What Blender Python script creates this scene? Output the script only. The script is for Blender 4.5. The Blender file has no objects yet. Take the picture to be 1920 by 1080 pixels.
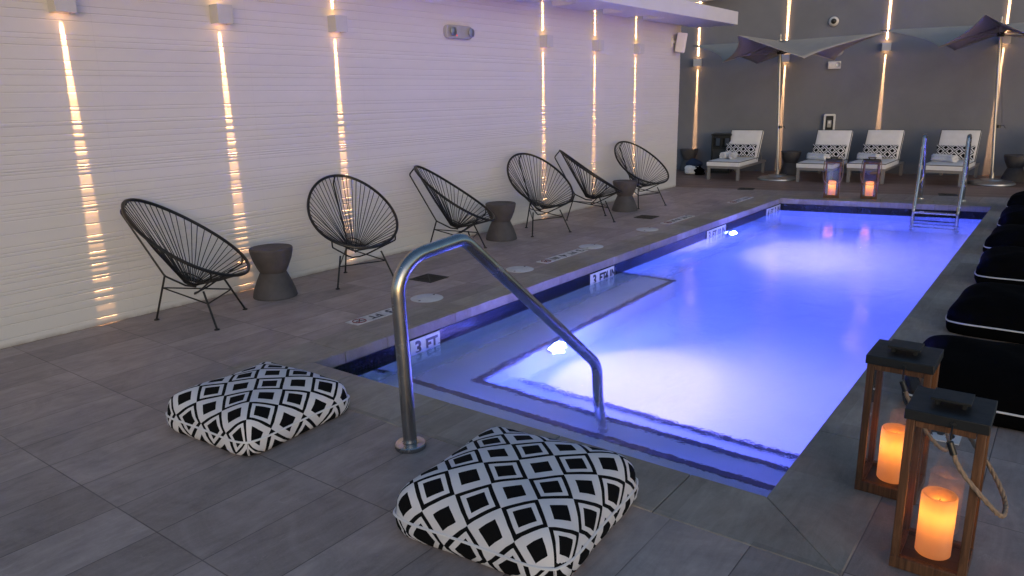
import bpy, bmesh, math, random
from mathutils import Vector, Matrix
random.seed(7)
sc = bpy.context.scene
COL = sc.collection
R = math.radians
PI = math.pi

# ------------------------------------------------------------------ mesh helpers
class MB:
    """collects shapes and links them as one mesh object"""
    def __init__(s):
        s.v = []; s.f = []; s.uv = []; s.mi = []; s.cur = 0
    def add(s, vs, fs, uvs=None, M=None):
        o = len(s.v)
        for p in vs:
            p = Vector(p)
            s.v.append(M @ p if M is not None else p)
        for i, f in enumerate(fs):
            s.f.append([o + k for k in f]); s.mi.append(s.cur)
            s.uv.append(uvs[i] if uvs else None)
        return s
    def box(s, c, d, M=None):
        x, y, z = c; a, b, h = d[0] / 2, d[1] / 2, d[2] / 2
        vs = [(x + i * a, y + j * b, z + k * h) for k in (-1, 1) for j in (-1, 1) for i in (-1, 1)]
        fs = [(0, 2, 3, 1), (4, 5, 7, 6), (0, 1, 5, 4), (2, 6, 7, 3), (0, 4, 6, 2), (1, 3, 7, 5)]
        return s.add(vs, fs, None, M)
    def prism(s, poly, z0, z1, M=None):
        n = len(poly)
        vs = [(p[0], p[1], z0) for p in poly] + [(p[0], p[1], z1) for p in poly]
        fs = [tuple(reversed(range(n))), tuple(range(n, 2 * n))]
        fs += [(i, (i + 1) % n, n + (i + 1) % n, n + i) for i in range(n)]
        return s.add(vs, fs, None, M)
    def tube(s, pts, r, seg=10, closed=False, M=None, r1=None):
        P = [Vector(p) for p in pts]; n = len(P)
        T = []
        for i in range(n):
            if closed: t = P[(i + 1) % n] - P[i - 1]
            else: t = P[min(i + 1, n - 1)] - P[max(i - 1, 0)]
            T.append(t.normalized())
        ref = Vector((0, 0, 1)) if abs(T[0].z) < .9 else Vector((1, 0, 0))
        nrm = (ref - T[0] * ref.dot(T[0])).normalized()
        vs = []
        for i in range(n):
            nrm = (nrm - T[i] * nrm.dot(T[i]))
            nrm = nrm.normalized() if nrm.length > 1e-6 else T[i].orthogonal().normalized()
            b = T[i].cross(nrm)
            rr = r if r1 is None else r + (r1 - r) * i / (n - 1)
            for k in range(seg):
                a = 2 * PI * k / seg
                vs.append(P[i] + nrm * math.cos(a) * rr + b * math.sin(a) * rr)
        fs = []
        m = n if closed else n - 1
        for i in range(m):
            for k in range(seg):
                a, b_ = i * seg + k, i * seg + (k + 1) % seg
                c, d = ((i + 1) % n) * seg + (k + 1) % seg, ((i + 1) % n) * seg + k
                fs.append((a, b_, c, d))
        if not closed:
            fs.append(tuple(reversed(range(seg)))); fs.append(tuple(range((n - 1) * seg, n * seg)))
        return s.add(vs, fs, None, M)
    def lathe(s, prof, seg=32, M=None):
        vs = []; fs = []; n = len(prof)
        for (r, z) in prof:
            for k in range(seg):
                a = 2 * PI * k / seg
                vs.append((r * math.cos(a), r * math.sin(a), z))
        for i in range(n - 1):
            for k in range(seg):
                fs.append((i * seg + k, i * seg + (k + 1) % seg, (i + 1) * seg + (k + 1) % seg, (i + 1) * seg + k))
        if prof[0][0] > 1e-6: fs.append(tuple(reversed(range(seg))))
        if prof[-1][0] > 1e-6: fs.append(tuple(range((n - 1) * seg, n * seg)))
        return s.add(vs, fs, None, M)
    def build(s, name, mats, parent=None, smooth=35, bevel=0, bseg=2, recalc=True, merge=0):
        me = bpy.data.meshes.new(name)
        me.from_pydata([tuple(v) for v in s.v], [], s.f)
        if any(u for u in s.uv):
            ul = me.uv_layers.new(name='UVMap')
            for p, u in zip(me.polygons, s.uv):
                if u:
                    for li, c in zip(p.loop_indices, u): ul.data[li].uv = c
        ms = mats if isinstance(mats, (list, tuple)) else [mats]
        for m in ms: me.materials.append(m)
        if len(ms) > 1:
            for p, i in zip(me.polygons, s.mi): p.material_index = i
        if recalc or merge:
            bm = bmesh.new(); bm.from_mesh(me)
            if merge: bmesh.ops.remove_doubles(bm, verts=bm.verts, dist=merge)
            if recalc: bmesh.ops.recalc_face_normals(bm, faces=bm.faces)
            bm.to_mesh(me); bm.free()
        if smooth:
            for p in me.polygons: p.use_smooth = True
            me.set_sharp_from_angle(angle=R(smooth))
        o = bpy.data.objects.new(name, me); COL.objects.link(o)
        if parent: o.parent = parent
        if bevel:
            b = o.modifiers.new('bevel', 'BEVEL'); b.width = bevel; b.segments = bseg
            b.limit_method = 'ANGLE'; b.angle_limit = R(40); b.harden_normals = False
        return o

def tag(o, label, cat, group=None):
    o['label'] = label; o['category'] = cat
    if group: o['group'] = group
    return o
def struct(o, kind='structure'):
    o['kind'] = kind; return o
def empty(name, loc=(0, 0, 0), rz=0, label=None, cat=None, group=None):
    o = bpy.data.objects.new(name, None); COL.objects.link(o)
    o.location = loc; o.rotation_euler = (0, 0, rz); o.empty_display_size = .1
    if label: tag(o, label, cat, group)
    return o
def copy_tree(o, parent=None):
    c = o.copy(); COL.objects.link(c)
    if parent: c.parent = parent
    for ch in list(o.children): copy_tree(ch, c)
    return c
def round_poly(pts, rad, n=6):
    """rounds the corners of a plan polygon"""
    out = []; m = len(pts)
    for i in range(m):
        p, a, b = Vector(pts[i]), Vector(pts[i - 1]), Vector(pts[(i + 1) % m])
        u, w = (a - p).normalized(), (b - p).normalized()
        s, e = p + u * rad, p + w * rad
        for k in range(n + 1):
            t = k / n
            out.append(tuple(s * (1 - t) ** 2 + p * 2 * t * (1 - t) + e * t * t))
    return out
def smooth_path(pts, n=8, closed=False):
    """Catmull-Rom through the points"""
    P = [Vector(p) for p in pts]; out = []; m = len(P)
    rng = range(m) if closed else range(m - 1)
    for i in rng:
        if closed: a, b, c, d = P[i - 1], P[i], P[(i + 1) % m], P[(i + 2) % m]
        else: a, b, c, d = P[max(i - 1, 0)], P[i], P[i + 1], P[min(i + 2, m - 1)]
        for k in range(n):
            t = k / n
            out.append(.5 * ((2 * b) + (c - a) * t + (2 * a - 5 * b + 4 * c - d) * t * t + (3 * b - a - 3 * c + d) * t ** 3))
    if not closed: out.append(P[-1])
    return out
def fillet_path(pts, rads, n=8):
    """straight runs with rounded bends"""
    P = [Vector(p) for p in pts]; out = [P[0]]
    for i in range(1, len(P) - 1):
        r = rads[i - 1]; u = (P[i - 1] - P[i]).normalized(); w = (P[i + 1] - P[i]).normalized()
        ang = u.angle(w); d = r / math.tan(ang / 2)
        s, e = P[i] + u * d, P[i] + w * d
        bis = (u + w).normalized(); c = P[i] + bis * (r / math.sin(ang / 2))
        a0 = s - c; a1 = e - c; tot = a0.angle(a1); ax = a0.cross(a1).normalized()
        for k in range(n + 1):
            out.append(c + Matrix.Rotation(tot * k / n, 3, ax) @ a0)
    out.append(P[-1])
    res = [out[0]]
    for a, b in zip(out[:-1], out[1:]):
        L_ = (b - a).length
        if L_ > .05:
            for f in (.02 / L_, .3, .7, 1 - .02 / L_): res.append(a.lerp(b, f))
        res.append(b)
    return res
def text_shape(body, size, bold=.0):
    cu = bpy.data.curves.new('lettering', 'FONT'); cu.body = body; cu.size = size
    cu.align_x = 'CENTER'; cu.align_y = 'CENTER'; cu.offset = bold; cu.extrude = .0006; cu.resolution_u = 4
    o = bpy.data.objects.new('lettering', cu); COL.objects.link(o)
    dg = bpy.context.evaluated_depsgraph_get(); dg.update()
    me = o.evaluated_get(dg).to_mesh()
    vs = [v.co.copy() for v in me.vertices]; fs = [tuple(p.vertices) for p in me.polygons]
    o.evaluated_get(dg).to_mesh_clear(); bpy.data.objects.remove(o); bpy.data.curves.remove(cu)
    return vs, fs

# ------------------------------------------------------------------ material helpers
class NT:
    def __init__(s, name):
        s.m = bpy.data.materials.new(name); s.m.use_nodes = True
        s.t = s.m.node_tree; s.t.nodes.clear()
        s.out = s.t.nodes.new('ShaderNodeOutputMaterial')
    def n(s, typ, **kw):
        nd = s.t.nodes.new(typ)
        for k, v in kw.items():
            if k.startswith('i_'):
                key = k[2:].replace('_', ' ')
                nd.inputs[key].default_value = v
            else: setattr(nd, k, v)
        return nd
    def l(s, a, b): s.t.links.new(a, b)
    def math(s, op, a, b=None, c=None, clamp=False):
        nd = s.t.nodes.new('ShaderNodeMath'); nd.operation = op; nd.use_clamp = clamp
        for i, x in enumerate((a, b, c)):
            if x is None: continue
            if hasattr(x, 'links'): s.l(x, nd.inputs[i])
            else: nd.inputs[i].default_value = x
        return nd.outputs[0]
    def ramp(s, fac, stops):
        nd = s.t.nodes.new('ShaderNodeValToRGB'); e = nd.color_ramp.elements
        while len(e) < len(stops): e.new(.5)
        for i, (p, c) in enumerate(stops):
            e[i].position = p; e[i].color = (*c, 1) if len(c) == 3 else c
        s.l(fac, nd.inputs[0]); return nd.outputs[0]
    def noise(s, vec, scale, detail=4, rough=.55, dist=0):
        nd = s.n('ShaderNodeTexNoise'); nd.inputs['Scale'].default_value = scale
        nd.inputs['Detail'].default_value = detail; nd.inputs['Roughness'].default_value = rough
        nd.inputs['Distortion'].default_value = dist
        if vec is not None: s.l(vec, nd.inputs['Vector'])
        return nd.outputs['Fac']
    def mapping(s, vec, scale=(1, 1, 1), rot=(0, 0, 0), loc=(0, 0, 0)):
        nd = s.n('ShaderNodeMapping'); nd.inputs['Scale'].default_value = scale
        nd.inputs['Rotation'].default_value = rot; nd.inputs['Location'].default_value = loc
        s.l(vec, nd.inputs['Vector']); return nd.outputs[0]
    def mix(s, fac, a, b, blend='MIX'):
        nd = s.n('ShaderNodeMix', data_type='RGBA', blend_type=blend)
        for sock, x in ((nd.inputs[0], fac), (nd.inputs[6], a), (nd.inputs[7], b)):
            if hasattr(x, 'links'): s.l(x, sock)
            elif isinstance(x, (int, float)): sock.default_value = x
            else: sock.default_value = (*x, 1) if len(x) == 3 else x
        return nd.outputs[2]
    def obj(s): return s.n('ShaderNodeTexCoord').outputs['Object']
    def bsdf(s, color, rough=.5, metal=0, bump=None, bstr=.2, bdist=.002, spec=.5, **kw):
        b = s.n('ShaderNodeBsdfPrincipled')
        if hasattr(color, 'links'): s.l(color, b.inputs['Base Color'])
        else: b.inputs['Base Color'].default_value = (*color, 1)
        if hasattr(rough, 'links'): s.l(rough, b.inputs['Roughness'])
        else: b.inputs['Roughness'].default_value = rough
        b.inputs['Metallic'].default_value = metal
        b.inputs['Specular IOR Level'].default_value = spec
        for k, v in kw.items(): b.inputs[k.replace('_', ' ')].default_value = v
        if bump is not None:
            bp = s.n('ShaderNodeBump'); bp.inputs['Strength'].default_value = bstr
            bp.inputs['Distance'].default_value = bdist
            s.l(bump, bp.inputs['Height']); s.l(bp.outputs[0], b.inputs['Normal'])
        s.l(b.outputs[0], s.out.inputs[0]); return b

def simple(name, color, rough=.5, metal=0, var=.12, scale=8, bstr=.15, bscale=120, bdist=.001, spec=.5, **kw):
    t = NT(name); o = t.obj()
    f = t.noise(o, scale, 5, .6)
    c = t.ramp(f, [(.3, tuple(x * (1 - var) for x in color)), (.7, tuple(min(1, x * (1 + var)) for x in color))])
    rg = t.math('MULTIPLY_ADD', t.noise(o, scale * 2.3, 3), .16, rough - .08)
    t.bsdf(c, rg, metal, t.noise(o, bscale, 3), bstr, bdist, spec, **kw)
    return t.m
def emitter(name, color, strength):
    t = NT(name); e = t.n('ShaderNodeEmission'); e.inputs[0].default_value = (*color, 1); e.inputs[1].default_value = strength
    t.l(e.outputs[0], t.out.inputs[0]); return t.m

WARM = (1.0, .50, .20)
M = {}
def stone(name, base, joints):
    t = NT(name); o = t.obj()
    sep = t.n('ShaderNodeSeparateXYZ'); t.l(o, sep.inputs[0]); x, y = sep.outputs[0], sep.outputs[1]
    cx = t.math('DIVIDE', t.math('SUBTRACT', x, .079), .305)
    cy = t.math('DIVIDE', t.math('SUBTRACT', y, .275), .605)
    fx, fy = t.math('FLOOR', cx), t.math('FLOOR', cy)
    cmb = t.n('ShaderNodeCombineXYZ'); t.l(fx, cmb.inputs[0]); t.l(fy, cmb.inputs[1])
    wn = t.n('ShaderNodeTexWhiteNoise', noise_dimensions='2D'); t.l(cmb.outputs[0], wn.inputs['Vector'])
    # streaks run along y, shifted tile by tile
    off = t.n('ShaderNodeVectorMath', operation='MULTIPLY_ADD')
    t.l(wn.outputs['Color'], off.inputs[0]); off.inputs[1].default_value = (3, 3, 3); t.l(o, off.inputs[2])
    sv = t.mapping(off.outputs[0] if joints else o, (5.5, 1.1, 1), (0, 0, R(9)))
    st = t.noise(sv, 3.0, 9, .66, 1.2)
    bl = t.noise(off.outputs[0] if joints else o, 2.6, 8, .68, .8)
    fine = t.noise(t.mapping(o, (2.2, 1, 1)), 90, 4, .7)
    v = t.math('ADD', t.math('MULTIPLY', st, .38), t.math('MULTIPLY', bl, .62))
    lo = tuple(c * .62 for c in base); hi = tuple(c * 1.38 for c in base)
    c = t.ramp(v, [(.32, lo), (.5, base), (.68, hi)])
    tv = t.math('MULTIPLY_ADD', wn.outputs['Value'], .34, .83)
    hs = t.n('ShaderNodeHueSaturation'); t.l(c, hs.inputs['Color']); t.l(tv, hs.inputs['Value']); c = hs.outputs[0]
    c = t.mix(t.math('MULTIPLY', t.math('SUBTRACT', fine, .5, clamp=True), .9, clamp=True), c, tuple(k * 1.7 for k in base))
    # thin pale veins
    ve = t.noise(t.mapping(off.outputs[0] if joints else o, (6, 1.6, 1), (0, 0, R(14))), 2.1, 3, .5, 2.2)
    vm = t.math('MULTIPLY', t.math('SUBTRACT', 1.0, t.math('MULTIPLY', t.math('ABSOLUTE', t.math('SUBTRACT', ve, .5)), 60), clamp=True), t.math('MULTIPLY', t.math('SUBTRACT', t.noise(o, 5.3, 2), .58, clamp=True), 3.2, clamp=True))
    c = t.mix(t.math('MULTIPLY', vm, .5), c, tuple(k * 2.2 for k in base))
    # blotchy stains and dust
    sn = t.math('MULTIPLY', t.math('SUBTRACT', t.noise(o, 1.1, 7, .7, .6), .52, clamp=True), 3, clamp=True)
    c = t.mix(t.math('MULTIPLY', sn, .42), c, tuple(k * s_ for k, s_ in zip(base, (.66, .6, .6))))
    h = t.math('ADD', t.math('MULTIPLY', st, .5), t.math('MULTIPLY', fine, .5))
    rg = t.math('MULTIPLY_ADD', bl, .25, .36)
    if joints:
        def line(cc, pitch, w):
            f = t.math('FRACT', cc); d = t.math('MULTIPLY', t.math('MINIMUM', f, t.math('SUBTRACT', 1.0, f)), pitch)
            return t.math('SUBTRACT', 1.0, t.math('DIVIDE', d, w, clamp=True), clamp=True)
        ly = line(cy, .605, .0036)
        lx = line(cx, .305, .0032)
        # every second long joint is only the faint printed plank line
        par = t.math('ABSOLUTE', t.math('MODULO', t.math('ROUND', cx), 2))
        fade = t.math('MULTIPLY_ADD', t.noise(t.mapping(o, (1.2, .8, 1)), 1.6, 3), 1.8, -.15, clamp=True)
        lx = t.math('MULTIPLY', lx, t.math('MULTIPLY_ADD', par, .7, fade, clamp=True))
        fy2 = t.math('MULTIPLY_ADD', t.noise(o, 1.3, 3), 1.8, -.05, clamp=True)
        ly = t.math('MULTIPLY', ly, fy2)
        jm = t.math('MAXIMUM', lx, ly)
        c = t.mix(t.math('MULTIPLY', jm, .9, clamp=True), c, (.030, .020, .018))
        h = t.math('SUBTRACT', h, t.math('MULTIPLY', jm, 1.6))
    t.bsdf(c, rg, 0, h, .35, .0025, .2)
    return t.m
M['deck'] = stone('grey_stone_tile', (.332, .270, .244), True)
M['coping'] = stone('grey_stone_coping', (.285, .246, .206), False)

def planks():
    t = NT('brown_deck_boards'); o = t.obj()
    sep = t.n('ShaderNodeSeparateXYZ'); t.l(t.mapping(o, rot=(0, 0, R(-11))), sep.inputs[0])
    cy = t.math('DIVIDE', sep.outputs[1], .14); fl = t.math('FLOOR', cy)
    wn = t.n('ShaderNodeTexWhiteNoise', noise_dimensions='1D'); t.l(fl, wn.inputs['W'])
    g = t.noise(t.mapping(o, (1, 9, 1), (0, 0, R(-11))), 4, 7, .65, .8)
    c = t.ramp(g, [(.3, (.15, .085, .066)), (.7, (.32, .205, .165))])
    hs = t.n('ShaderNodeHueSaturation'); t.l(c, hs.inputs['Color']); t.l(t.math('MULTIPLY_ADD', wn.outputs[0], .4, .8), hs.inputs['Value'])
    f = t.math('FRACT', cy); d = t.math('MINIMUM', f, t.math('SUBTRACT', 1.0, f))
    ln = t.math('SUBTRACT', 1.0, t.math('DIVIDE', d, .035, clamp=True), clamp=True)
    c = t.mix(t.math('MULTIPLY', ln, .7), hs.outputs[0], (.02, .012, .01))
    t.bsdf(c, .5, 0, t.math('SUBTRACT', g, ln), .3, .003)
    return t.m
M['planks'] = planks()

def white_wall():
    t = NT('white_painted_boards'); o = t.obj()
    f = t.noise(t.mapping(o, (1, .5, 2.5)), 1.4, 7, .65)
    c = t.ramp(f, [(.25, (.575, .553, .535)), (.75, (.632, .610, .592))])
    sm = t.math('MULTIPLY', t.math('SUBTRACT', t.noise(t.mapping(o, (1, .10, 2.2)), 5, 5, .7), .58, clamp=True), 1.5, clamp=True)
    c = t.mix(t.math('MULTIPLY', sm, .25), c, (.52, .49, .47))
    # faint upright panel seams and grime low down where shoes and mops reach
    sep = t.n('ShaderNodeSeparateXYZ'); t.l(o, sep.inputs[0])
    fr = t.math('FRACT', t.math('DIVIDE', t.math('ADD', sep.outputs[1], .1), 1.22))
    d = t.math('MULTIPLY', t.math('MINIMUM', fr, t.math('SUBTRACT', 1.0, fr)), 1.22)
    seam = t.math('SUBTRACT', 1.0, t.math('DIVIDE', d, .002, clamp=True), clamp=True)
    c = t.mix(t.math('MULTIPLY', seam, .35), c, (.4, .39, .39))
    low = t.math('SUBTRACT', 1.0, t.math('DIVIDE', sep.outputs[2], .035, clamp=True), clamp=True)
    gr = t.math('MULTIPLY', low, t.math('MULTIPLY_ADD', t.noise(o, 11, 5, .7), 1.6, -.3, clamp=True), clamp=True)
    c = t.mix(gr, c, (.22, .17, .13))
    t.bsdf(c, .55, 0, t.noise(t.mapping(o, (1, .25, 2)), 60, 4), .06, .001, .3)
    return t.m
M['white_wall'] = white_wall()
def grey_wall():
    t = NT('dark_grey_render'); o = t.obj()
    f = t.noise(o, .9, 7, .62, .3)
    c = t.ramp(f, [(.3, (.132, .140, .170)), (.7, (.170, .179, .215))])
    t.bsdf(c, .75, 0, t.noise(o, 75, 6, .7), .5, .004, .3)
    return t.m
M['grey_wall'] = grey_wall()
M['white_paint'] = simple('white_paint', (.66, .65, .66), .5, var=.04, scale=3)
M['fixture'] = simple('pale_grey_fixture_paint', (.52, .51, .52), .45, var=.05)
M['black_metal'] = simple('black_powder_coat', (.006, .006, .007), .42, var=.2, spec=.4)
M['black_cord'] = simple('black_vinyl_cord', (.005, .005, .006), .38, var=.2, spec=.45)
M['black_fabric'] = simple('black_canvas', (.0022, .0022, .0026), .95, var=.25, bscale=260, bstr=.3, spec=.04)
M['white_piping'] = simple('white_piping_cord', (.68, .67, .68), .7, var=.05)
M['steel'] = None
def steel():
    t = NT('brushed_stainless_steel'); o = t.obj()
    n1 = t.noise(t.mapping(o, (1, 1, 30)), 25, 4, .6); n2 = t.noise(o, 7, 5, .7)
    c = t.ramp(n2, [(.3, (.36, .34, .325)), (.7, (.50, .485, .47))])
    t.bsdf(c, t.math('MULTIPLY_ADD', n2, .22, .14), 1, n1, .06, .0006)
    return t.m
M['steel'] = steel()
M['alu'] = simple('brushed_aluminium', (.44, .43, .43), .38, 1, var=.08)
M['taupe_metal'] = simple('taupe_painted_aluminium', (.28, .255, .25), .45, .3, var=.06)
M['concrete'] = simple('charcoal_concrete', (.066, .058, .060), .72, var=.22, scale=9, bscale=70, bstr=.3)
M['cushion'] = simple('off_white_canvas', (.78, .75, .74), .9, var=.05, bscale=300, bstr=.25, spec=.15)
M['dark_piping'] = simple('charcoal_piping', (.035, .03, .032), .8, var=.1)
M['towel'] = simple('white_terry', (.78, .77, .79), .95, var=.10, scale=40, bscale=180, bstr=.9, bdist=.006, spec=.1)
M['plastic_white'] = simple('white_plastic', (.66, .65, .66), .35, var=.03)
M['plastic_grey'] = simple('smoked_clear_plastic', (.36, .36, .37), .14, var=.05)
M['black_plastic'] = simple('black_plastic', (.012, .012, .013), .35, var=.15)
M['dark_board'] = simple('dark_bin_panel', (.030, .028, .030), .6, var=.2)
M['navy'] = simple('navy_cloth', (.010, .022, .060), .85, var=.2)
M['grate'] = simple('dark_drain_metal', (.035, .032, .032), .55, .4, var=.25, scale=30)
M['lid'] = simple('pale_skimmer_plastic', (.55, .55, .54), .6, var=.1, scale=12)
M['lid_dark'] = simple('worn_screw_metal', (.05, .045, .04), .6, .5)
M['tile_white'] = simple('white_glazed_tile', (.78, .77, .77), .22, var=.05)
M['tile_worn'] = simple('worn_white_deck_tile', (.56, .55, .54), .6, var=.25, scale=25)
M['ink'] = simple('black_glaze', (.008, .008, .010), .3, var=.1)
M['ink_worn'] = simple('worn_black_glaze', (.030, .028, .027), .6, var=.4, scale=40)
M['red'] = simple('worn_red_glaze', (.20, .025, .022), .6, var=.3, scale=40)
M['umbrella'] = simple('grey_umbrella_canvas', (.33, .315, .295), .85, var=.06, scale=4, bscale=240, spec=.2)
M['rope'] = simple('sisal_rope', (.29, .20, .135), .9, var=.25, scale=60, bscale=200, bstr=.5)
M['lantern_black'] = simple('matt_black_lantern_metal', (.008, .008, .0085), .5, var=.25, scale=14)
def wood():
    t = NT('oiled_teak'); o = t.obj()
    g = t.noise(t.mapping(o, (14, 14, 1.1)), 3.2, 8, .65, 1.4)
    g2 = t.noise(t.mapping(o, (60, 60, 2)), 3, 3, .6)
    v = t.math('ADD', t.math('MULTIPLY', g, .7), t.math('MULTIPLY', g2, .3))
    c = t.ramp(v, [(.32, (.042, .017, .008)), (.5, (.115, .050, .022)), (.68, (.20, .092, .042))])
    t.bsdf(c, .5, 0, v, .3, .0012, .4)
    return t.m
M['wood'] = wood()
M['lantern_floor'] = simple('dark_stained_wood', (.050, .028, .022), .55, var=.3, scale=20)
def pane():
    t = NT('thin_window_glass'); 
    fr = t.n('ShaderNodeFresnel'); fr.inputs[0].default_value = 1.52
    tr = t.n('ShaderNodeBsdfTransparent'); tr.inputs[0].default_value = (.94, .95, .95, 1)
    gl = t.n('ShaderNodeBsdfGlossy'); gl.inputs['Roughness'].default_value = .015
    mx = t.n('ShaderNodeMixShader'); f2 = t.math('MULTIPLY', fr.outputs[0], 2.0, clamp=True)
    t.l(f2, mx.inputs[0]); t.l(tr.outputs[0], mx.inputs[1]); t.l(gl.outputs[0], mx.inputs[2])
    t.l(mx.outputs[0], t.out.inputs[0]); return t.m
M['pane'] = pane()
def wax():
    t = NT('ivory_wax')
    tl = t.n('ShaderNodeBsdfTranslucent'); tl.inputs[0].default_value = (1.0, .80, .50, 1)
    df = t.n('ShaderNodeBsdfDiffuse'); df.inputs[0].default_value = (.80, .66, .48, 1)
    gl = t.n('ShaderNodeBsdfGlossy'); gl.inputs['Roughness'].default_value = .4
    mx = t.n('ShaderNodeMixShader'); mx.inputs[0].default_value = .55
    t.l(df.outputs[0], mx.inputs[1]); t.l(tl.outputs[0], mx.inputs[2])
    m2 = t.n('ShaderNodeMixShader'); m2.inputs[0].default_value = .03
    t.l(mx.outputs[0], m2.inputs[1]); t.l(gl.outputs[0], m2.inputs[2])
    t.l(m2.outputs[0], t.out.inputs[0]); return t.m
M['wax'] = wax()
def diamonds(name, cell, single=False):
    """black and white diamond lattice: thick-framed cells alternate with thin-ringed cells"""
    t = NT(name); uv = t.n('ShaderNodeUVMap'); 
    mp = t.mapping(uv.outputs[0], (1 / cell, 1 / cell, 1), (0, 0, R(45)))
    sep = t.n('ShaderNodeSeparateXYZ'); t.l(mp, sep.inputs[0]); u, v = sep.outputs[0], sep.outputs[1]
    fu, fv = t.math('FRACT', u), t.math('FRACT', v)
    du = t.math('ABSOLUTE', t.math('SUBTRACT', fu, .5)); dv = t.math('ABSOLUTE', t.math('SUBTRACT', fv, .5))
    d = t.math('MAXIMUM', du, dv)
    par = t.math('FLOORED_MODULO', t.math('ADD', t.math('FLOOR', u), t.math('FLOOR', v)), 2.0)
    core = t.math('LESS_THAN', d, .255)                      # black centre of either cell
    band = t.math('GREATER_THAN', d, .385)                   # black surround of the thin-ringed cell
    band = t.math('MULTIPLY', band, par)
    if single: core = t.math('LESS_THAN', d, .27); band = t.math('GREATER_THAN', d, .435)
    k = t.math('MAXIMUM', core, band)
    o = t.obj(); n = t.noise(o, 260, 2)
    wv = t.ramp(t.noise(o, 6, 4), [(.3, (.60, .58, .595)), (.7, (.69, .67, .685))])
    c = t.mix(k, wv, (.0045, .0045, .005))
    t.bsdf(c, .9, 0, t.math('ADD', n, t.math('MULTIPLY', t.noise(o, 9, 3), 1.5)), .35, .003, .12)
    return t.m
M['diamond_large'] = diamonds('black_white_diamond_canvas', .136)
M['diamond_small'] = diamonds('black_white_diamond_pillow_canvas', .106, True)
def plaster():
    t = NT('pale_pool_plaster'); o = t.obj()
    f = t.noise(o, 2.2, 6, .6)
    c = t.ramp(f, [(.3, (.74, .77, .84)), (.7, (.80, .83, .89))])
    t.bsdf(c, .8, 0, t.noise(o, 120, 3), .1, .002, .2); return t.m
M['plaster'] = plaster()
def mosaic():
    t = NT('black_glass_mosaic'); o = t.obj()
    sep = t.n('ShaderNodeSeparateXYZ'); t.l(o, sep.inputs[0])
    def ln(x):
        f = t.math('FRACT', t.math('DIVIDE', x, .0255)); d = t.math('MINIMUM', f, t.math('SUBTRACT', 1.0, f))
        return t.math('SUBTRACT', 1.0, t.math('DIVIDE', d, .07, clamp=True), clamp=True)
    g = t.math('MAXIMUM', t.math('MAXIMUM', ln(sep.outputs[0]), ln(sep.outputs[1])), ln(sep.outputs[2]))
    c = t.mix(t.math('MULTIPLY', g, .8), t.ramp(t.noise(o, 20, 3), [(.3, (.003, .003, .006)), (.7, (.010, .009, .013))]), (.018, .017, .019))
    t.bsdf(c, .22, 0, t.math('SUBTRACT', 1.0, g), .3, .001, .22); return t.m
M['mosaic'] = mosaic()
M['edge_tile'] = simple('dark_step_edge_tile', (.014, .011, .013), .5, var=.3, scale=30)
def water():
    t = NT('rippled_pool_water'); o = t.obj()
    a = t.noise(t.mapping(o, (1.0, .55, 1), (0, 0, R(25))), 3.2, 3, .5, .4)
    b = t.noise(t.mapping(o, (1.0, .6, 1), (0, 0, R(-20))), 15, 4, .55, .6)
    cfine = t.noise(t.mapping(o, (1.0, .7, 1), (0, 0, R(30))), 55, 3, .55, .3)
    patch = t.math('MULTIPLY_ADD', t.noise(o, .9, 3), 2.2, -.45, clamp=True)
    h = t.math('ADD', t.math('MULTIPLY', a, 1.0), t.math('MULTIPLY', t.math('MULTIPLY', b, patch), .42))
    h = t.math('ADD', h, t.math('MULTIPLY', t.math('MULTIPLY', cfine, patch), .16))
    bp = t.n('ShaderNodeBump'); bp.inputs['Strength'].default_value = .7; bp.inputs['Distance'].default_value = .0125
    t.l(h, bp.inputs['Height'])
    g = t.n('ShaderNodeBsdfGlass'); g.inputs['IOR'].default_value = 1.333; g.inputs['Roughness'].default_value = .0
    g.inputs['Color'].default_value = (.93, .96, 1, 1)
    t.l(bp.outputs[0], g.inputs['Normal']); t.l(g.outputs[0], t.out.inputs[0])
    va = t.n('ShaderNodeVolumeAbsorption'); va.inputs['Color'].default_value = (.25, .62, .97, 1); va.inputs['Density'].default_value = .09
    vs_ = t.n('ShaderNodeVolumeScatter'); vs_.inputs['Color'].default_value = (.75, .85, 1, 1); vs_.inputs['Density'].default_value = .04; vs_.inputs['Anisotropy'].default_value = .2
    ad = t.n('ShaderNodeAddShader'); t.l(va.outputs[0], ad.inputs[0]); t.l(vs_.outputs[0], ad.inputs[1])
    t.l(ad.outputs[0], t.out.inputs['Volume']); return t.m
M['water'] = water()
M['lens_glow'] = emitter('lit_lamp_lens', WARM, 22)
M['lens_far'] = emitter('bright_lamp_lens', WARM, 70)
M['pool_lens'] = emitter('lit_pool_lamp_lens', (.09, .13, 1.0), 4300)
M['red_led'] = emitter('red_indicator', (1, .05, .12), 1.2)

# ------------------------------------------------------------------ camera
cam_d = bpy.data.cameras.new('camera'); cam = bpy.data.objects.new('camera', cam_d); COL.objects.link(cam)
F, YAW, PITCH, ROLL = 1400.356, -.6473, .2494, -.0199
fwd = Vector((math.sin(YAW) * math.cos(PITCH), math.cos(YAW) * math.cos(PITCH), -math.sin(PITCH)))
rt = Vector((math.cos(YAW), -math.sin(YAW), 0)); up = rt.cross(fwd)
r2 = rt * math.cos(ROLL) + up * math.sin(ROLL); u2 = -rt * math.sin(ROLL) + up * math.cos(ROLL)
mw = Matrix((r2, u2, -fwd)).transposed().to_4x4(); mw.translation = Vector((3.5701, -2.7137, 1.55))
cam.matrix_world = mw
cam_d.sensor_width = 36; cam_d.lens = F / 1920 * 36; cam_d.clip_start = .05; cam_d.clip_end = 500
sc.camera = cam

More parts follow.
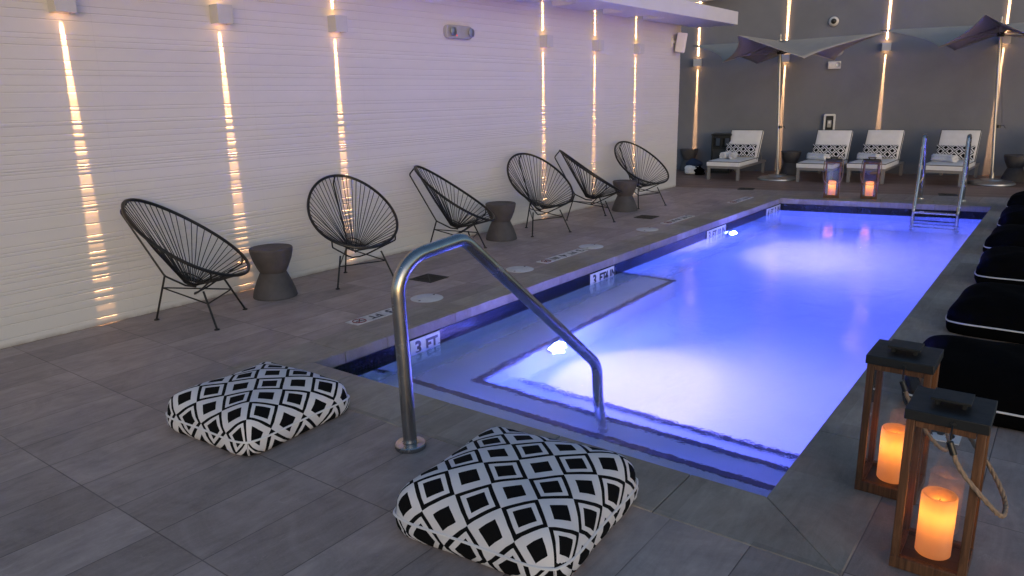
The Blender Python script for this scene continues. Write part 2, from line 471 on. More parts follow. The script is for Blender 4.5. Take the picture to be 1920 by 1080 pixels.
# ------------------------------------------------------------------ setting: deck, coping, terrace
XW = -1.975
IN = [(-.01, 0.0), (2.76, 0.0), (2.72, 9.17), (.05, 8.70)]            # pool edge, from the near left corner, counter-clockwise
OUT = [(-.375, -.36), (3.125, -.36), (3.08, 9.60), (-.30, 9.02)]      # outer edge of the coping
def brown(x): return 9.72 + .2 * x                                    # where the stone meets the board terrace
DK = [(XW, -9.0), (9.0, -9.0), (9.0, brown(9.0)), (XW, brown(XW))]
d = MB()
for i in range(4):
    j = (i + 1) % 4
    d.add([(*DK[i], 0), (*DK[j], 0), (*OUT[j], 0), (*OUT[i], 0)], [(0, 1, 2, 3)])
struct(d.build('deck', M['deck'], smooth=0))
t_ = MB()
t_.add([(XW, brown(XW), -.002), (9, brown(9), -.002), (9, 20, -.002), (-7, 20, -.002), (-7, brown(XW), -.002)], [(0, 1, 2, 3, 4)])
struct(t_.build('terrace', M['planks'], smooth=0))
def lerp(a, b, t): return (a[0] + (b[0] - a[0]) * t, a[1] + (b[1] - a[1]) * t)
cp = MB()
def outer(i, j, t):
    if t < .02: return lerp(OUT[i], OUT[j], t * .5)
    if t > .98: return lerp(OUT[i], OUT[j], 1 - (1 - t) * .5)
    p = Vector(lerp(IN[i], IN[j], t)); d = (Vector(IN[j]) - Vector(IN[i])).normalized(); n = Vector((d.y, -d.x))
    a, b = Vector(OUT[i]), Vector(OUT[j]); e_ = b - a
    s = (a - p).cross(e_) / n.cross(e_)
    return tuple(p + n * s)
for i, cuts in enumerate([[0, .13, .40, .65, .885, 1], [0, .08, .155, .245, .325, .42, .52, .61, .70, .80, .90, 1], [0, .25, .5, .75, 1], [0, .10, .20, .30, .40, .49, .58, .67, .76, .85, .93, .972, 1]]):
    j = (i + 1) % 4
    Ln = math.dist(IN[i], IN[j]); g = .0022 / Ln
    for a, b in zip(cuts[:-1], cuts[1:]):
        a += g; b -= g
        if i == 3:                                                     # left run keeps square joints to the corner
            pass
        cp.prism([outer(i, j, a), outer(i, j, b), lerp(IN[i], IN[j], b), lerp(IN[i], IN[j], a)], -.075, .003)
struct(cp.build('pool_coping', M['coping'], smooth=35, bevel=.004))
bed = MB()
for i in range(4):
    j = (i + 1) % 4
    m1 = [lerp(IN[k], OUT[k], .10) for k in (i, j)]
    bed.prism([OUT[i], OUT[j], m1[1], m1[0]], -.30, -.077)
struct(bed.build('coping_bed', M['edge_tile'], smooth=0))

# ------------------------------------------------------------------ setting: pool
WZ = -.17
BX = .41; BY0, BY1 = 1.07, 4.27                                        # bench along the left wall
S1, S2, S3 = .67, 1.08, 1.45                                           # step edges
D1, D2, D3 = WZ - .30, WZ - .52, WZ - .76
ps = MB()
FL = [-1.12, -1.12, -1.42, -1.42]
b4 = [(x, y, z) for (x, y), z in zip(IN, FL)]
t4 = [(x, y, -.22) for (x, y) in IN]
ps.add(b4 + t4, [(0, 1, 2, 3)] + [(i, 4 + i, 4 + (i + 1) % 4, (i + 1) % 4) for i in range(4)])
def step(x0, x1, y0, y1, z):
    ps.add([(x0, y0, z), (x1, y0, z), (x1, y1, z), (x0, y1, z), (x0, y1, -1.40), (x1, y1, -1.40), (x1, y0, -1.4)],
           [(0, 1, 2, 3), (3, 2, 5, 4), (1, 6, 5, 2)])
step(-.008, 2.757, .001, S1, D1)
step(-.004, 2.755, S1 - .002, S2, D2)
step(.0, BX, S2 - .002, BY1, D2)
step(BX - .03, 2.752, S2 - .002, S3, D3)
struct(ps.build('pool_basin', M['plaster'], smooth=0))
wt = MB()                                                              # dark mosaic band at the waterline
for i in range(4):
    j = (i + 1) % 4
    a, b = Vector(IN[i]), Vector(IN[j]); n = Vector((-(b - a).y, (b - a).x)).normalized() * .004
    p, q = a + n, b + n
    wt.add([(p.x, p.y, -.077), (q.x, q.y, -.077), (q.x, q.y, -.225), (p.x, p.y, -.225)], [(0, 1, 2, 3)])
struct(wt.build('waterline_tiles', M['mosaic'], smooth=0))
ed = MB()                                                              # dark edging set into steps and bench
e = .052
def strip(x0, x1, y0, y1, z): ed.box(((x0 + x1) / 2, (y0 + y1) / 2, z - .018), (x1 - x0, y1 - y0, .044))
strip(.07, 2.74, S1 - e, S1 + .002, D1)
strip(BX + .002, 2.74, S2 - e, S2 + .002, D2)
strip(BX + .10, 2.74, S3 - e, S3 + .002, D3)
strip(BX - e, BX + .002, S2 - e, BY1 + .002, D2)
strip(.02, BX - e - .001, BY1 - e, BY1 + .002, D2)
struct(ed.build('step_edging', M['edge_tile'], smooth=0))
w = MB()
w.prism([(x + (.003 if x < 1 else -.003), y + (.003 if y < 1 else -.003)) for x, y in IN], -1.46, WZ)
struct(w.build('water', M['water'], smooth=0))

def pool_light(loc, label, watts, tilt, r=.085):
    rt_ = empty('pool_light', loc, 0, label, 'pool light', 'underwater pool lights')
    ring = MB(); Mx = Matrix.Rotation(PI / 2, 4, 'Y')
    ring.lathe([(r, .0), (r + .03, .0), (r + .03, .012), (r + .012, .02), (r, .016)], 32, Mx)
    ring.build('trim_ring', M['steel'], rt_)
    ln = MB(); ln.lathe([(r, .008), (r * .98, .022), (r * .86, .040), (r * .62, .053), (r * .3, .060), (0, .062)], 32, Mx)
    ln.build('lens', M['pool_lens'], rt_)
    ld = bpy.data.lights.new('pool_beam', 'SPOT'); ld.energy = watts; ld.color = (.40, .27, 1.0); ld.spot_size = R(128); ld.spot_blend = 1.0; ld.shadow_soft_size = .05
    lo = bpy.data.objects.new('pool_beam', ld); COL.objects.link(lo); lo.parent = rt_; lo.location = (.085, 0, 0); lo.rotation_euler = (0, R(-90 + tilt), 0)
    return rt_
pool_light((BX + .003, 2.02, -.80), 'glowing round pool light in the bench face near the handrail', 350, 31)
pool_light((.043, 6.75, -.46), 'glowing round pool light under the third depth marker', 310, 22)

# ------------------------------------------------------------------ white wall with its uneven boards
wl = MB()
prof = []                                                              # (x offset, z)
z = 0.0; rnd = random.Random(11)
while z < 4.2:
    h = rnd.choice([.022, .03, .038, .05, .062, .08, .095]) * rnd.uniform(.85, 1.15)
    bulge = rnd.uniform(.0, .0022)
    prof += [(-.0028, z), (-.0028, z + .0026), (bulge * .3, z + .006), (bulge, z + h * .55), (bulge * .9, z + h - .0035), (-.0005, z + h)]
    z += h
Y0, Y1 = -6.0, 9.40
vs = []; fs = []
for (dx, zz) in prof: vs += [(XW + dx, Y0, zz), (XW + dx, Y1, zz)]
for i in range(len(prof) - 1): fs.append((2 * i, 2 * i + 1, 2 * i + 3, 2 * i + 2))
wl.add(vs, fs)
wl.box((XW - .16, (Y0 + Y1) / 2, 2.1), (.30, Y1 - Y0, 4.2))
wall_w = wl.build('white_wall', M['white_wall'], smooth=0, recalc=False)
tag(wall_w, 'long white wall of uneven horizontal boards left of the pool', 'wall')

# canopy along the top of the white wall with a slot over each lamp
LAMPS = [-.30, .87, 2.03, 5.36, 6.62, 7.82]
cn = MB()
SOF, CTOP = 2.65, 2.855
cn.box(((-1.254 - 1.60) / 2, (Y0 + 10.02) / 2, (SOF + CTOP) / 2), (.346, 10.02 - Y0, CTOP - SOF))
ys = [Y0]
for yl in LAMPS: ys += [yl - .31, yl + .20]
ys.append(10.02)
for a, b in zip(ys[0::2], ys[1::2]):
    cn.box(((XW + .004 - 1.601) / 2, (a + b) / 2, (SOF + CTOP) / 2), (-1.601 - XW - .004, b - a, CTOP - SOF - .002))
can = cn.build('canopy', M['white_paint'], smooth=0, bevel=.004)
tag(can, 'white slab canopy along the top of the white wall, slotted over the lamps', 'canopy')

# ------------------------------------------------------------------ dark grey wall at the far end
TH = R(13.0); EW = Vector((math.cos(TH), math.sin(TH), 0)); NW = Vector((math.sin(TH), -math.cos(TH), 0)); MW = Vector((.186, 13.076, 0))
def onwall(s, z, off=0): p = MW + EW * s + NW * off; return Vector((p.x, p.y, z))
fw = MB()
fw.box((0, .15, 4.0), (18, .30, 8.0))
far = fw.build('grey_wall', M['grey_wall'], smooth=0)
far.location = MW; far.rotation_euler = (0, 0, TH)
tag(far, 'tall dark grey rendered wall behind the loungers', 'wall')
up_ = MB()
up_.prism([(-6, 12.25), (-2.9, 12.25), (-2.0, 11.8), (-2.0, 11.88), (-2.88, 12.33), (-6, 12.33)], 3.33, 3.55)
upo = up_.build('roof_slab', M['white_paint'], smooth=0, bevel=.004)
tag(upo, 'white slab edge above the canopy corner at the top of the picture', 'roof slab')

# ------------------------------------------------------------------ wall lamps
def beam_light(name, up_side, K, parent, loc, rz, a=.032, q1=.02, floor_cut=True, qmax=.95):
    """narrow fan of light, wide toward the wall and only a few degrees along it (the lamp's lens)"""
    ld = bpy.data.lights.new(name, 'SPOT'); ld.spot_size = R(100); ld.spot_blend = .0
    ld.shadow_soft_size = .004; ld.energy = K; ld.color = (1, 1, 1); ld.use_nodes = True
    t = ld.node_tree; t.nodes.clear()
    out = t.nodes.new('ShaderNodeOutputLight'); em = t.nodes.new('ShaderNodeEmission'); t.links.new(em.outputs[0], out.inputs[0])
    em.inputs[0].default_value = (*WARM, 1)
    tc = t.nodes.new('ShaderNodeTexCoord'); sp = t.nodes.new('ShaderNodeSeparateXYZ'); t.links.new(tc.outputs['Normal'], sp.inputs[0])
    def mt(op, x, y=None, z_=None, cl=False):
        n = t.nodes.new('ShaderNodeMath'); n.operation = op; n.use_clamp = cl
        for i, v in enumerate((x, y, z_)):
            if v is None: continue
            if hasattr(v, 'links'): t.links.new(v, n.inputs[i])
            else: n.inputs[i].default_value = v
        return n.outputs[0]
    az = mt('ABSOLUTE', sp.outputs[2]); az = mt('MAXIMUM', az, .02)
    ty = mt('DIVIDE', mt('ABSOLUTE', sp.outputs[1]), az)
    q = mt('MAXIMUM', mt('DIVIDE', mt('MULTIPLY', sp.outputs[0], -1.0), az), .0)
    half = mt('MULTIPLY_ADD', q, .20, a)
    wedge = mt('DIVIDE', mt('SUBTRACT', half, ty), mt('MULTIPLY', half, .30), None, True)
    sk = mt('SUBTRACT', 1.0, mt('DIVIDE', ty, mt('MULTIPLY_ADD', q, 1.2, .16)), None, True)
    wedge = mt('MULTIPLY_ADD', mt('MULTIPLY', sk, sk), .045, wedge)
    pw = mt('DIVIDE', .0016, mt('ADD', mt('MULTIPLY', q, q), .00006))
    cut = mt('DIVIDE', mt('SUBTRACT', q, q1), .006, None, True)
    near = mt('DIVIDE', mt('SUBTRACT', qmax, q), qmax * .4, None, True)
    s_ = mt('MULTIPLY', mt('MULTIPLY', wedge, pw), mt('MULTIPLY', cut, near))
    s_ = mt('MULTIPLY', s_, mt('DIVIDE', q, mt('ADD', q, .035)))
    t.links.new(s_, em.inputs[1])
    lo = bpy.data.objects.new(name, ld); COL.objects.link(lo); lo.parent = parent
    lo.location = loc; lo.rotation_euler = (PI, 0, 0) if up_side else (0, 0, 0)
    return lo
DN_K, UP_K = 2400, 4200
def wall_lamp(name, loc, rz, label, group, w=.135, h=.14, dp=.11, up_k=None, dn_k=None, a=.032, lens=None):
    """local frame: +x away from the wall, y along the wall"""
    rt_ = empty(name, loc, rz, label, 'wall lamp', group)
    b = MB(); th = .006
    for sgn in (-1, 1): b.box((dp / 2, sgn * (w / 2 - th / 2), 0), (dp, th, h))
    b.box((dp - th / 2, 0, 0), (th, w - 2 * th, h)); b.box((th / 2, 0, 0), (th, w - 2 * th, h))
    b.box((dp / 2, 0, 0), (dp - 2 * th, w - 2 * th, .02))
    b.build('housing', M['fixture'], rt_, smooth=0, bevel=.0015)
    for sgn, nm in ((-1, 'lens'), (1, 'lens')):
        l_ = MB(); l_.lathe([(0, 0), (.020, 0), (.020, .004), (0, .006)], 20, Matrix.Translation((.065, 0, sgn * (h / 2 - .012))))
        l_.build(nm, lens or M['lens_glow'], rt_)
        p_ = MB(); p_.prism(round_poly([(th + .001, -w / 2 + th + .001), (dp - th - .001, -w / 2 + th + .001), (dp - th - .001, w / 2 - th - .001), (th + .001, w / 2 - th - .001)], .004, 2), sgn * (h / 2 - .022), sgn * (h / 2 - .017))
        p_.build('reflector', M['fixture'], rt_, smooth=0)
    beam_light('beam', False, dn_k or DN_K, rt_, (.052, 0, -h / 2 + .001), rz, a=a)
    beam_light('beam', True, up_k or UP_K, rt_, (.052, 0, h / 2 - .001), rz, a=a, q1=.006)
    return rt_
ll = ['pale box wall lamp nearest the camera, its lower beam left of the first chair',
      'pale box wall lamp whose lower beam falls behind the nearest stool',
      'pale box wall lamp whose lower beam falls behind the second chair',
      'pale box wall lamp above the fourth chair, first one past the emergency light',
      'pale box wall lamp above the edge-on chair, middle of the far trio',
      'pale box wall lamp above the last chair, nearest the white speaker']
for y, lb in zip(LAMPS, ll):
    wall_lamp('wall_lamp', (XW, y, 2.222), 0, lb, 'up and down lamps on the white wall')
fl = ['box wall lamp on the grey wall beside the end of the white wall',
      'box wall lamp on the grey wall behind the first umbrella pole',
      'box wall lamp on the grey wall between the two umbrellas',
      'box wall lamp on the grey wall behind the second umbrella pole']
for s_, zz, lb in zip([-3.20, -1.51, .25, 2.12], [2.17, 2.19, 2.33, 2.37], fl):
    wall_lamp('wall_lamp', onwall(s_, zz, 0), TH - PI / 2, lb, 'up and down lamps on the grey wall', w=.15, h=.14, up_k=24000, dn_k=6500, a=.027, lens=M['lens_far'])

# ------------------------------------------------------------------ things on the walls
r_ = empty('emergency_light', (XW, 3.715, 2.242), 0, 'grey pill-shaped emergency light with a red indicator on the white wall', 'emergency light')
b = MB(); b.prism(round_poly([(-.215, -.07), (.215, -.07), (.215, .07), (-.215, .07)], .065, 8), 0, .055, Matrix(((0, 0, 1, 0), (1, 0, 0, 0), (0, 1, 0, 0), (0, 0, 0, 1))))
b.build('housing', M['plastic_grey'], r_, bevel=.012, bseg=3)
for sy in (-.135, .165):
    h_ = MB(); h_.lathe([(0, 0), (.02, .004), (.042, .022), (.046, .03), (.042, .033), (.0, .036)], 24, Matrix.Translation((.056, sy, .0)) @ Matrix.Rotation(PI / 2, 4, 'Y'))
    h_.build('lamp_head', M['alu'], r_)
l_ = MB(); l_.lathe([(0, 0), (.007, 0), (.007, .004), (0, .006)], 12, Matrix.Translation((.056, -.055, -.035)) @ Matrix.Rotation(PI / 2, 4, 'Y')); l_.build('indicator', M['red_led'], r_)

r_ = empty('wall_speaker', (XW, 9.08, 2.38), R(28), 'white angular loudspeaker at the end of the white wall under the canopy', 'speaker')
b = MB(); b.prism([(.06, -.075), (.19, -.105), (.215, -.09), (.215, .09), (.19, .105), (.06, .075)], -.15, .15, Matrix.Rotation(R(8), 4, 'Y'))
b.build('cabinet', M['plastic_white'], r_, bevel=.008)
b = MB(); b.prism([(.2165, -.08), (.2195, -.08), (.2195, .08), (.2165, .08)], -.135, .135, Matrix.Rotation(R(8), 4, 'Y')); b.build('grille', M['fixture'], r_)
b = MB(); b.box((.04, 0, 0), (.10, .03, .03)); b.box((-.005, 0, .0), (.03, .06, .16)); b.build('bracket', M['fixture'], r_)

def wall_empty(name, s, z, label, cat):
    return empty(name, onwall(s, z, 0), TH, label, cat)       # local: x along the wall, -y toward the camera
r_ = wall_empty('security_camera', -.69, 2.83, 'small white dome security camera high on the grey wall', 'security camera')
Mf = Matrix.Rotation(PI / 2, 4, 'X')
b = MB(); b.lathe([(.045, 0), (.085, 0), (.09, .012), (.086, .045), (.068, .078), (.05, .09)], 32, Mf); b.build('housing', M['plastic_white'], r_)
b = MB(); b.lathe([(.052, .084), (.046, .105), (.028, .122), (0, .128)], 24, Mf); b.build('dome', M['black_plastic'], r_)
r_ = wall_empty('emergency_light', -.615, 2.035, 'white box emergency light with two round heads on the grey wall', 'emergency light')
b = MB(); b.box((0, -.035, 0), (.225, .07, .135)); b.build('housing', M['plastic_white'], r_, bevel=.006)
for sx in (-.06, .065):
    b = MB(); b.lathe([(0, .071), (.040, .071), (.045, .078), (.040, .084), (.02, .079), (0, .078)], 24, Matrix.Translation((sx, 0, .005)) @ Mf)
    b.build('lamp_head', M['plastic_white'] if sx < 0 else M['alu'], r_)
r_ = wall_empty('strobe_beacon', -.575, 2.30, 'round glossy strobe half hidden by the first umbrella', 'strobe')
b = MB(); b.lathe([(.0, 0), (.10, 0), (.105, .015), (.095, .04), (.06, .052)], 32, Mf); b.build('base', M['plastic_grey'], r_)
b = MB(); b.lathe([(.058, .051), (.052, .075), (.03, .088), (0, .092)], 24, Mf); b.build('lens', M['alu'], r_)
r_ = wall_empty('phone_box', -.62, .94, 'white rounded wall box with dark inside standing behind the second lounger', 'phone box')
b = MB()
o1 = round_poly([(-.105, -.26), (.105, -.26), (.105, .185), (-.105, .185)], .035, 5); i1 = round_poly([(-.07, -.225), (.07, -.225), (.07, .15), (-.07, .15)], .02, 5)
n = len(o1); zs_ = (.0, .09)
vs = [(p[0], -q, p[1]) for q in zs_ for p in o1] + [(p[0], -q, p[1]) for q in zs_ for p in i1]
fs = []
for k in range(n):
    k2 = (k + 1) % n
    fs += [(k, k2, n + k2, n + k), (2 * n + k, 3 * n + k, 3 * n + k2, 2 * n + k2), (n + k, n + k2, 3 * n + k2, 3 * n + k)]
b.add(vs, fs); b.build('frame', M['plastic_white'], r_, bevel=.004)
b = MB(); b.prism([(-.071, -.226), (.071, -.226), (.071, .151), (-.071, .151)], -.012, -.002, Mf @ Matrix.Diagonal((1, 1, -1, 1))); b.build('recess', M['black_plastic'], r_)
b = MB(); b.box((0, -.035, .0), (.075, .05, .14)); b.build('handset', M['plastic_grey'], r_, bevel=.01)
b = MB(); b.box((0, -.063, .03), (.04, .004, .05)); b.build('label_plate', M['plastic_white'], r_)

# ------------------------------------------------------------------ cord lounge chairs
def make_chair():
    rt_ = empty('lounge_chair')
    T = Vector((-.365, 0, .893)); B = Vector((.425, 0, .352)); ax = (B - T); Ln = ax.length; ax.normalize()
    nor = Vector((ax.z, 0, -ax.x)) * -1
    def rim(t):                                     # t in 0..2pi from the top round to the top
        u = Ln / 2 * (1 - math.cos(t)); v = .372 * math.sin(t) * (1 + .10 * -math.cos(t))
        sag = .018 * math.sin(t) ** 2
        p = T + ax * u + nor * -sag; return Vector((p.x, v, p.z))
    NR = 72
    b = MB(); b.tube([rim(2 * PI * k / NR) for k in range(NR)], .0125, 10, True); b.build('rim', M['black_cord'], rt_)
    hub = Vector((.015, 0, .283)); hn = Vector((.35, 0, 1)).normalized(); hu = Vector((1, 0, -.35)).normalized()
    def hb(t): return hub + hu * (-math.cos(t) * .052) + Vector((0, 1, 0)) * math.sin(t) * .044
    b = MB(); b.tube([hb(2 * PI * k / 24) for k in range(24)], .006, 8, True); b.build('hub_ring', M['black_metal'], rt_)
    b = MB(); rr = random.Random(3)
    NC = 52
    for k in range(NC):
        t = 2 * PI * (k + .5 + rr.uniform(-.16, .16)) / NC
        # equal spacing along the rim
        p = rim(t); q = hb(t + .12 * math.sin(t))
        m1 = p.lerp(q, .5) - Vector((rr.uniform(-.004, .004), rr.uniform(-.005, .005), rr.uniform(.001, .010)))
        b.tube([p, m1, q], .0034, 6)
    # cords gather in a woven collar just above the ring
    for f in (.90, .955):
        b.tube([rim(2 * PI * k / 40).lerp(hb(2 * PI * k / 40), f) for k in range(40)], .0045, 6, True)
    b.build('cord_seat', M['black_cord'], rt_)
    # spine: from the top of the rim, bent back, down to the rear leg and forward under the hub
    b = MB(); b.tube(fillet_path([rim(0), (-.435, 0, .812), (-.175, 0, .335), (-.03, 0, .262), (.05, 0, .252)], [.03, .05, .03], 6), .0075, 8); b.build('spine', M['black_metal'], rt_)
    # front loops: from either side of the rim down and back under the hub
    b = MB()
    for s in (-1, 1):
        pr = rim(PI - s * .80); pr = Vector((pr.x, s * abs(pr.y), pr.z))
        b.tube(fillet_path([pr, (pr.x - .005, pr.y * .985, pr.z - .062), (.10, s * .085, .232), (.045, s * .03, .205), (.035, 0, .205)], [.02, .06, .02], 5), .0065, 8)
    b.build('seat_loop', M['black_metal'], rt_)
    tops = [Vector((-.175, 0, .335)), Vector((.185, .185, .262)), Vector((.185, -.185, .262))]
    feet = [Vector((-.28, 0, .006)), Vector((.285, .262, .006)), Vector((.285, -.262, .006))]
    for a, c in zip(tops, feet):
        b = MB(); b.tube([a, c], .0078, 8); b.lathe([(0, 0), (.019, 0), (.019, .006), (.008, .012), (0, .012)], 16, Matrix.Translation((c.x, c.y, 0)))
        b.build('leg', M['black_metal'], rt_)
    b = MB(); m = [a.lerp(c, f) for a, c, f in zip(tops, feet, (.27, .33, .33))]
    for i in range(3): b.tube([m[i], m[(i + 1) % 3]], .0055, 8)
    b.build('brace', M['black_metal'], rt_)
    return rt_
chairs = [((-1.528, .108), 35, 'black cord chair turned sideways, nearest the camera, left of the nearest stool'),
          ((-1.498, 1.661), -22, 'black cord chair facing the pool, directly right of the nearest stool'),
          ((-1.49, 3.00), 30, 'black cord chair turned sideways with its front against the middle stool'),
          ((-1.485, 4.52), -23, 'black cord chair facing the pool, directly right of the middle stool'),
          ((-1.415, 5.545), 42, 'black cord chair seen edge-on with its front at the last stool'),
          ((-1.475, 7.055), -20, 'black cord chair at the far end of the row behind the last stool')]
ch0 = make_chair()
for i, ((x, y), a, lb) in enumerate(chairs):
    c = ch0 if i == 0 else copy_tree(ch0)
    c.location = (x, y, 0); c.rotation_euler = (0, 0, R(a)); tag(c, lb, 'chair', 'black cord chairs along the white wall')

# ------------------------------------------------------------------ hourglass stools
def make_stool():
    rt_ = empty('stool')
    b = MB(); b.lathe([(0, 0), (.175, 0), (.178, .006), (.168, .05), (.135, .14), (.108, .198), (.105, .205)], 48); b.build('base', M['concrete'], rt_)
    b = MB(); b.lathe([(.104, .2055), (.108, .212), (.125, .245), (.152, .31), (.168, .37), (.172, .40), (.166, .409), (.158, .405), (0, .404)], 48); b.build('seat', M['concrete'], rt_)
    return rt_
st0 = make_stool()
stools = [((-1.60, .88), 1, 'grey concrete hourglass stool nearest the camera, between the first two chairs', 'a'),
          ((-1.555, 3.885), 1, 'grey concrete hourglass stool in the middle of the chair row', 'a'),
          ((-1.40, 6.50), 1, 'grey concrete hourglass stool by the wall, last of the chair row', 'a'),
          ((-.90, 12.25), 1.08, 'dark hourglass stool between the first two loungers behind the umbrella base', 'b'),
          ((2.72, 12.75), 1.08, 'dark hourglass stool behind the base of the second umbrella', 'b'),
          ((-2.98, 12.2), 1.08, 'dark hourglass stool half hidden by the end of the white wall', 'b')]
for i, ((x, y), s_, lb, g) in enumerate(stools):
    c = st0 if i == 0 else copy_tree(st0)
    c.location = (x, y, 0); c.scale = (s_, s_, s_); c.rotation_euler = (0, 0, i * 1.1)
    tag(c, lb, 'stool', 'stools along the white wall' if g == 'a' else 'stools beside the loungers')

# ------------------------------------------------------------------ floor cushions
def cushion_shape(hw=.335, seam=.068, dome=.135, N=40, rnd_=1, lumps=.006, corner=.13):
    """square floor cushion: domed top, seam line with piping, tucked lower half. returns top, under, seam loop"""
    rr = random.Random(rnd_); ph = [rr.uniform(0, 6.3) for _ in range(6)]
    def plan(a, b):
        # square with rounded corners; sides bow in slightly between corners
        x, y = a, b
        k = 1 - .045 * (1 - abs(b) ** 2) * abs(a) ** 3
        k2 = 1 - .045 * (1 - abs(a) ** 2) * abs(b) ** 3
        x, y = a * k, b * k2
        c = max(0, abs(a) + abs(b) - 1.50) / .50
        f = 1 - corner * c * c * .8
        return x * f * hw, y * f * hw
    def lump(x, y): return lumps * (math.sin(9 * x + ph[0]) * math.sin(8 * y + ph[1]) + .6 * math.sin(17 * x + ph[2] + 5 * y) * math.sin(13 * y + ph[3]))
    tab = [0.0]; pz = dome
    for k in range(1, 201):
        a = k / 200; zz = dome * max(0, 1 - a ** 3) ** .43
        tab.append(tab[-1] + math.hypot(hw / 200, min(zz - pz, 0))); pz = zz
    def arc(a): return math.copysign(tab[min(200, int(round(abs(a) * 200)))], a)
    top = MB(); vs = []; uvs = {}
    idx = {}
    for j in range(N + 1):
        for i in range(N + 1):
            a = math.sin((-1 + 2 * i / N) * PI / 2 * .92) / math.sin(PI / 2 * .92); b_ = math.sin((-1 + 2 * j / N) * PI / 2 * .92) / math.sin(PI / 2 * .92)
            x, y = plan(a, b_)
            ed_ = max(0, 1 - ((abs(a) ** 13 + abs(b_) ** 13) ** (1 / 13)) ** 3.0)
            z_ = seam + dome * ed_ ** .43 + lump(x, y) * min(1, ed_ * 4)
            # pinch at the corners
            idx[(i, j)] = len(vs); vs.append((x, y, z_)); uvs[(i, j)] = (arc(a), arc(b_))
    fs = []; us = []
    for j in range(N):
        for i in range(N):
            q = [(i, j), (i + 1, j), (i + 1, j + 1), (i, j + 1)]
            fs.append([idx[k] for k in q]); us.append([uvs[k] for k in q])
    ring = [(i, 0) for i in range(N)] + [(N, j) for j in range(N)] + [(N - i, N) for i in range(N)] + [(0, N - j) for j in range(N)]
    loop = [Vector(vs[idx[k]]) for k in ring]
    rows = [(.0, 1.0, 1.0), (.02, 1.008, .70), (.045, 1.0, .36), (.07, .97, .10), (.10, .90, .0), (.2, .6, .0)]
    base = []
    for (dd, sc_, zf) in rows[1:]:
        r0 = []
        for k in ring:
            p = vs[idx[k]]; r0.append(len(vs))
            wv = 1 + .010 * math.sin(40 * (p[0] + p[1]) + ph[4]) * (1 if .1 < zf < .8 else 0)
            vs.append((p[0] * sc_ * wv, p[1] * sc_ * wv, seam * zf))
        base.append((dd, r0))
    prev = [idx[k] for k in ring]; pd = 0
    n = len(ring)
    def out(k, dd):
        u, v = uvs[k]; m = max(abs(u), abs(v)); return (u * (1 + dd / m), v * (1 + dd / m))
    for dd, r0 in base:
        for k in range(n):
            k2 = (k + 1) % n
            fs.append([prev[k], r0[k], r0[k2], prev[k2]])
            us.append([out(ring[k], pd), out(ring[k], dd), out(ring[k2], dd), out(ring[k2], pd)])
        prev, pd = r0, dd
    fs.append(list(prev)); us.append([out(k, pd) for k in ring])
    top.add(vs, fs, us)
    return top, loop
def floor_cushion(loc, rz, mat, label, group, hw=.335, dome=.135, seam=.080, seed=1, lumps=.006, pr=.0052, shift=0):
    rt_ = empty('floor_cushion', loc, R(rz), label, 'floor cushion', group)
    b, loop = cushion_shape(hw, seam, dome, rnd_=seed, lumps=lumps)
    if shift: b.uv = [[(u + shift, v - shift) for u, v in f] for f in b.uv]
    b.build('cover', mat, rt_, smooth=70)
    p = MB(); p.tube([v * 1.004 + Vector((0, 0, 0)) for v in [Vector((q.x, q.y, q.z / 1.004)) for q in loop]], pr, 6, True); p.build('piping', M['white_piping'], rt_)
    return rt_
G1 = 'patterned floor cushions in the foreground'
floor_cushion((.440, -.695, 0), 3, M['diamond_large'], 'black and white diamond floor cushion left of the handrail foot', G1, .345, .135, seed=4, shift=.136 * .7071)
floor_cushion((2.035, -.66, 0), 5, M['diamond_large'], 'black and white diamond floor cushion at the pool corner, right of the handrail', G1, .374, .15, seed=9)
G2 = 'black floor cushions along the right pool edge'
bl = ['black floor cushion right behind the two wooden lanterns', 'black floor cushion second from the lanterns in the row', 'black floor cushion third from the lanterns in the row',
      'black floor cushion fourth from the lanterns in the row', 'black floor cushion fifth from the lanterns in the row', 'black floor cushion at the far end of the row near the ladder']
for i, ((x, y), rz) in enumerate([((3.40, 1.62), 2), ((3.42, 3.08), -2), ((3.41, 4.62), 2), ((3.36, 5.93), -1), ((3.34, 7.38), 2), ((3.31, 8.98), 1)]):
    floor_cushion((x, y, 0), rz, M['black_fabric'], bl[i], G2, .42, .17, .085, seed=20 + i, lumps=.010)

# ------------------------------------------------------------------ handrail into the pool
hd = Vector((.159, .987, 0)); hb_ = Vector((1.283, -.486, 0))
def hp(s, z): p = hb_ + hd * s; return (p.x, p.y, z)
r_ = empty('handrail', hb_, 0, 'bent stainless steel handrail from the deck into the near end of the pool', 'handrail')
inv = Matrix.Translation(-hb_)
b = MB(); b.tube(fillet_path([hp(0, .0), hp(-.025, .875), hp(.36, .925), hp(1.335, .045), hp(1.40, -.92)], [.17, .10, .16], 12), .0315, 20, M=inv); b.build('rail', M['steel'], r_, smooth=60)
b = MB(); b.lathe([(.033, .0), (.070, .0), (.072, .004), (.072, .020), (.068, .024), (.039, .026), (.033, .022)], 40); b.build('flange', M['steel'], r_)
b = MB(); b.lathe([(.030, .0), (.050, .0), (.048, .012), (.030, .02)], 32, inv @ Matrix.Translation(hp(1.40, D3))); b.build('flange', M['steel'], r_)

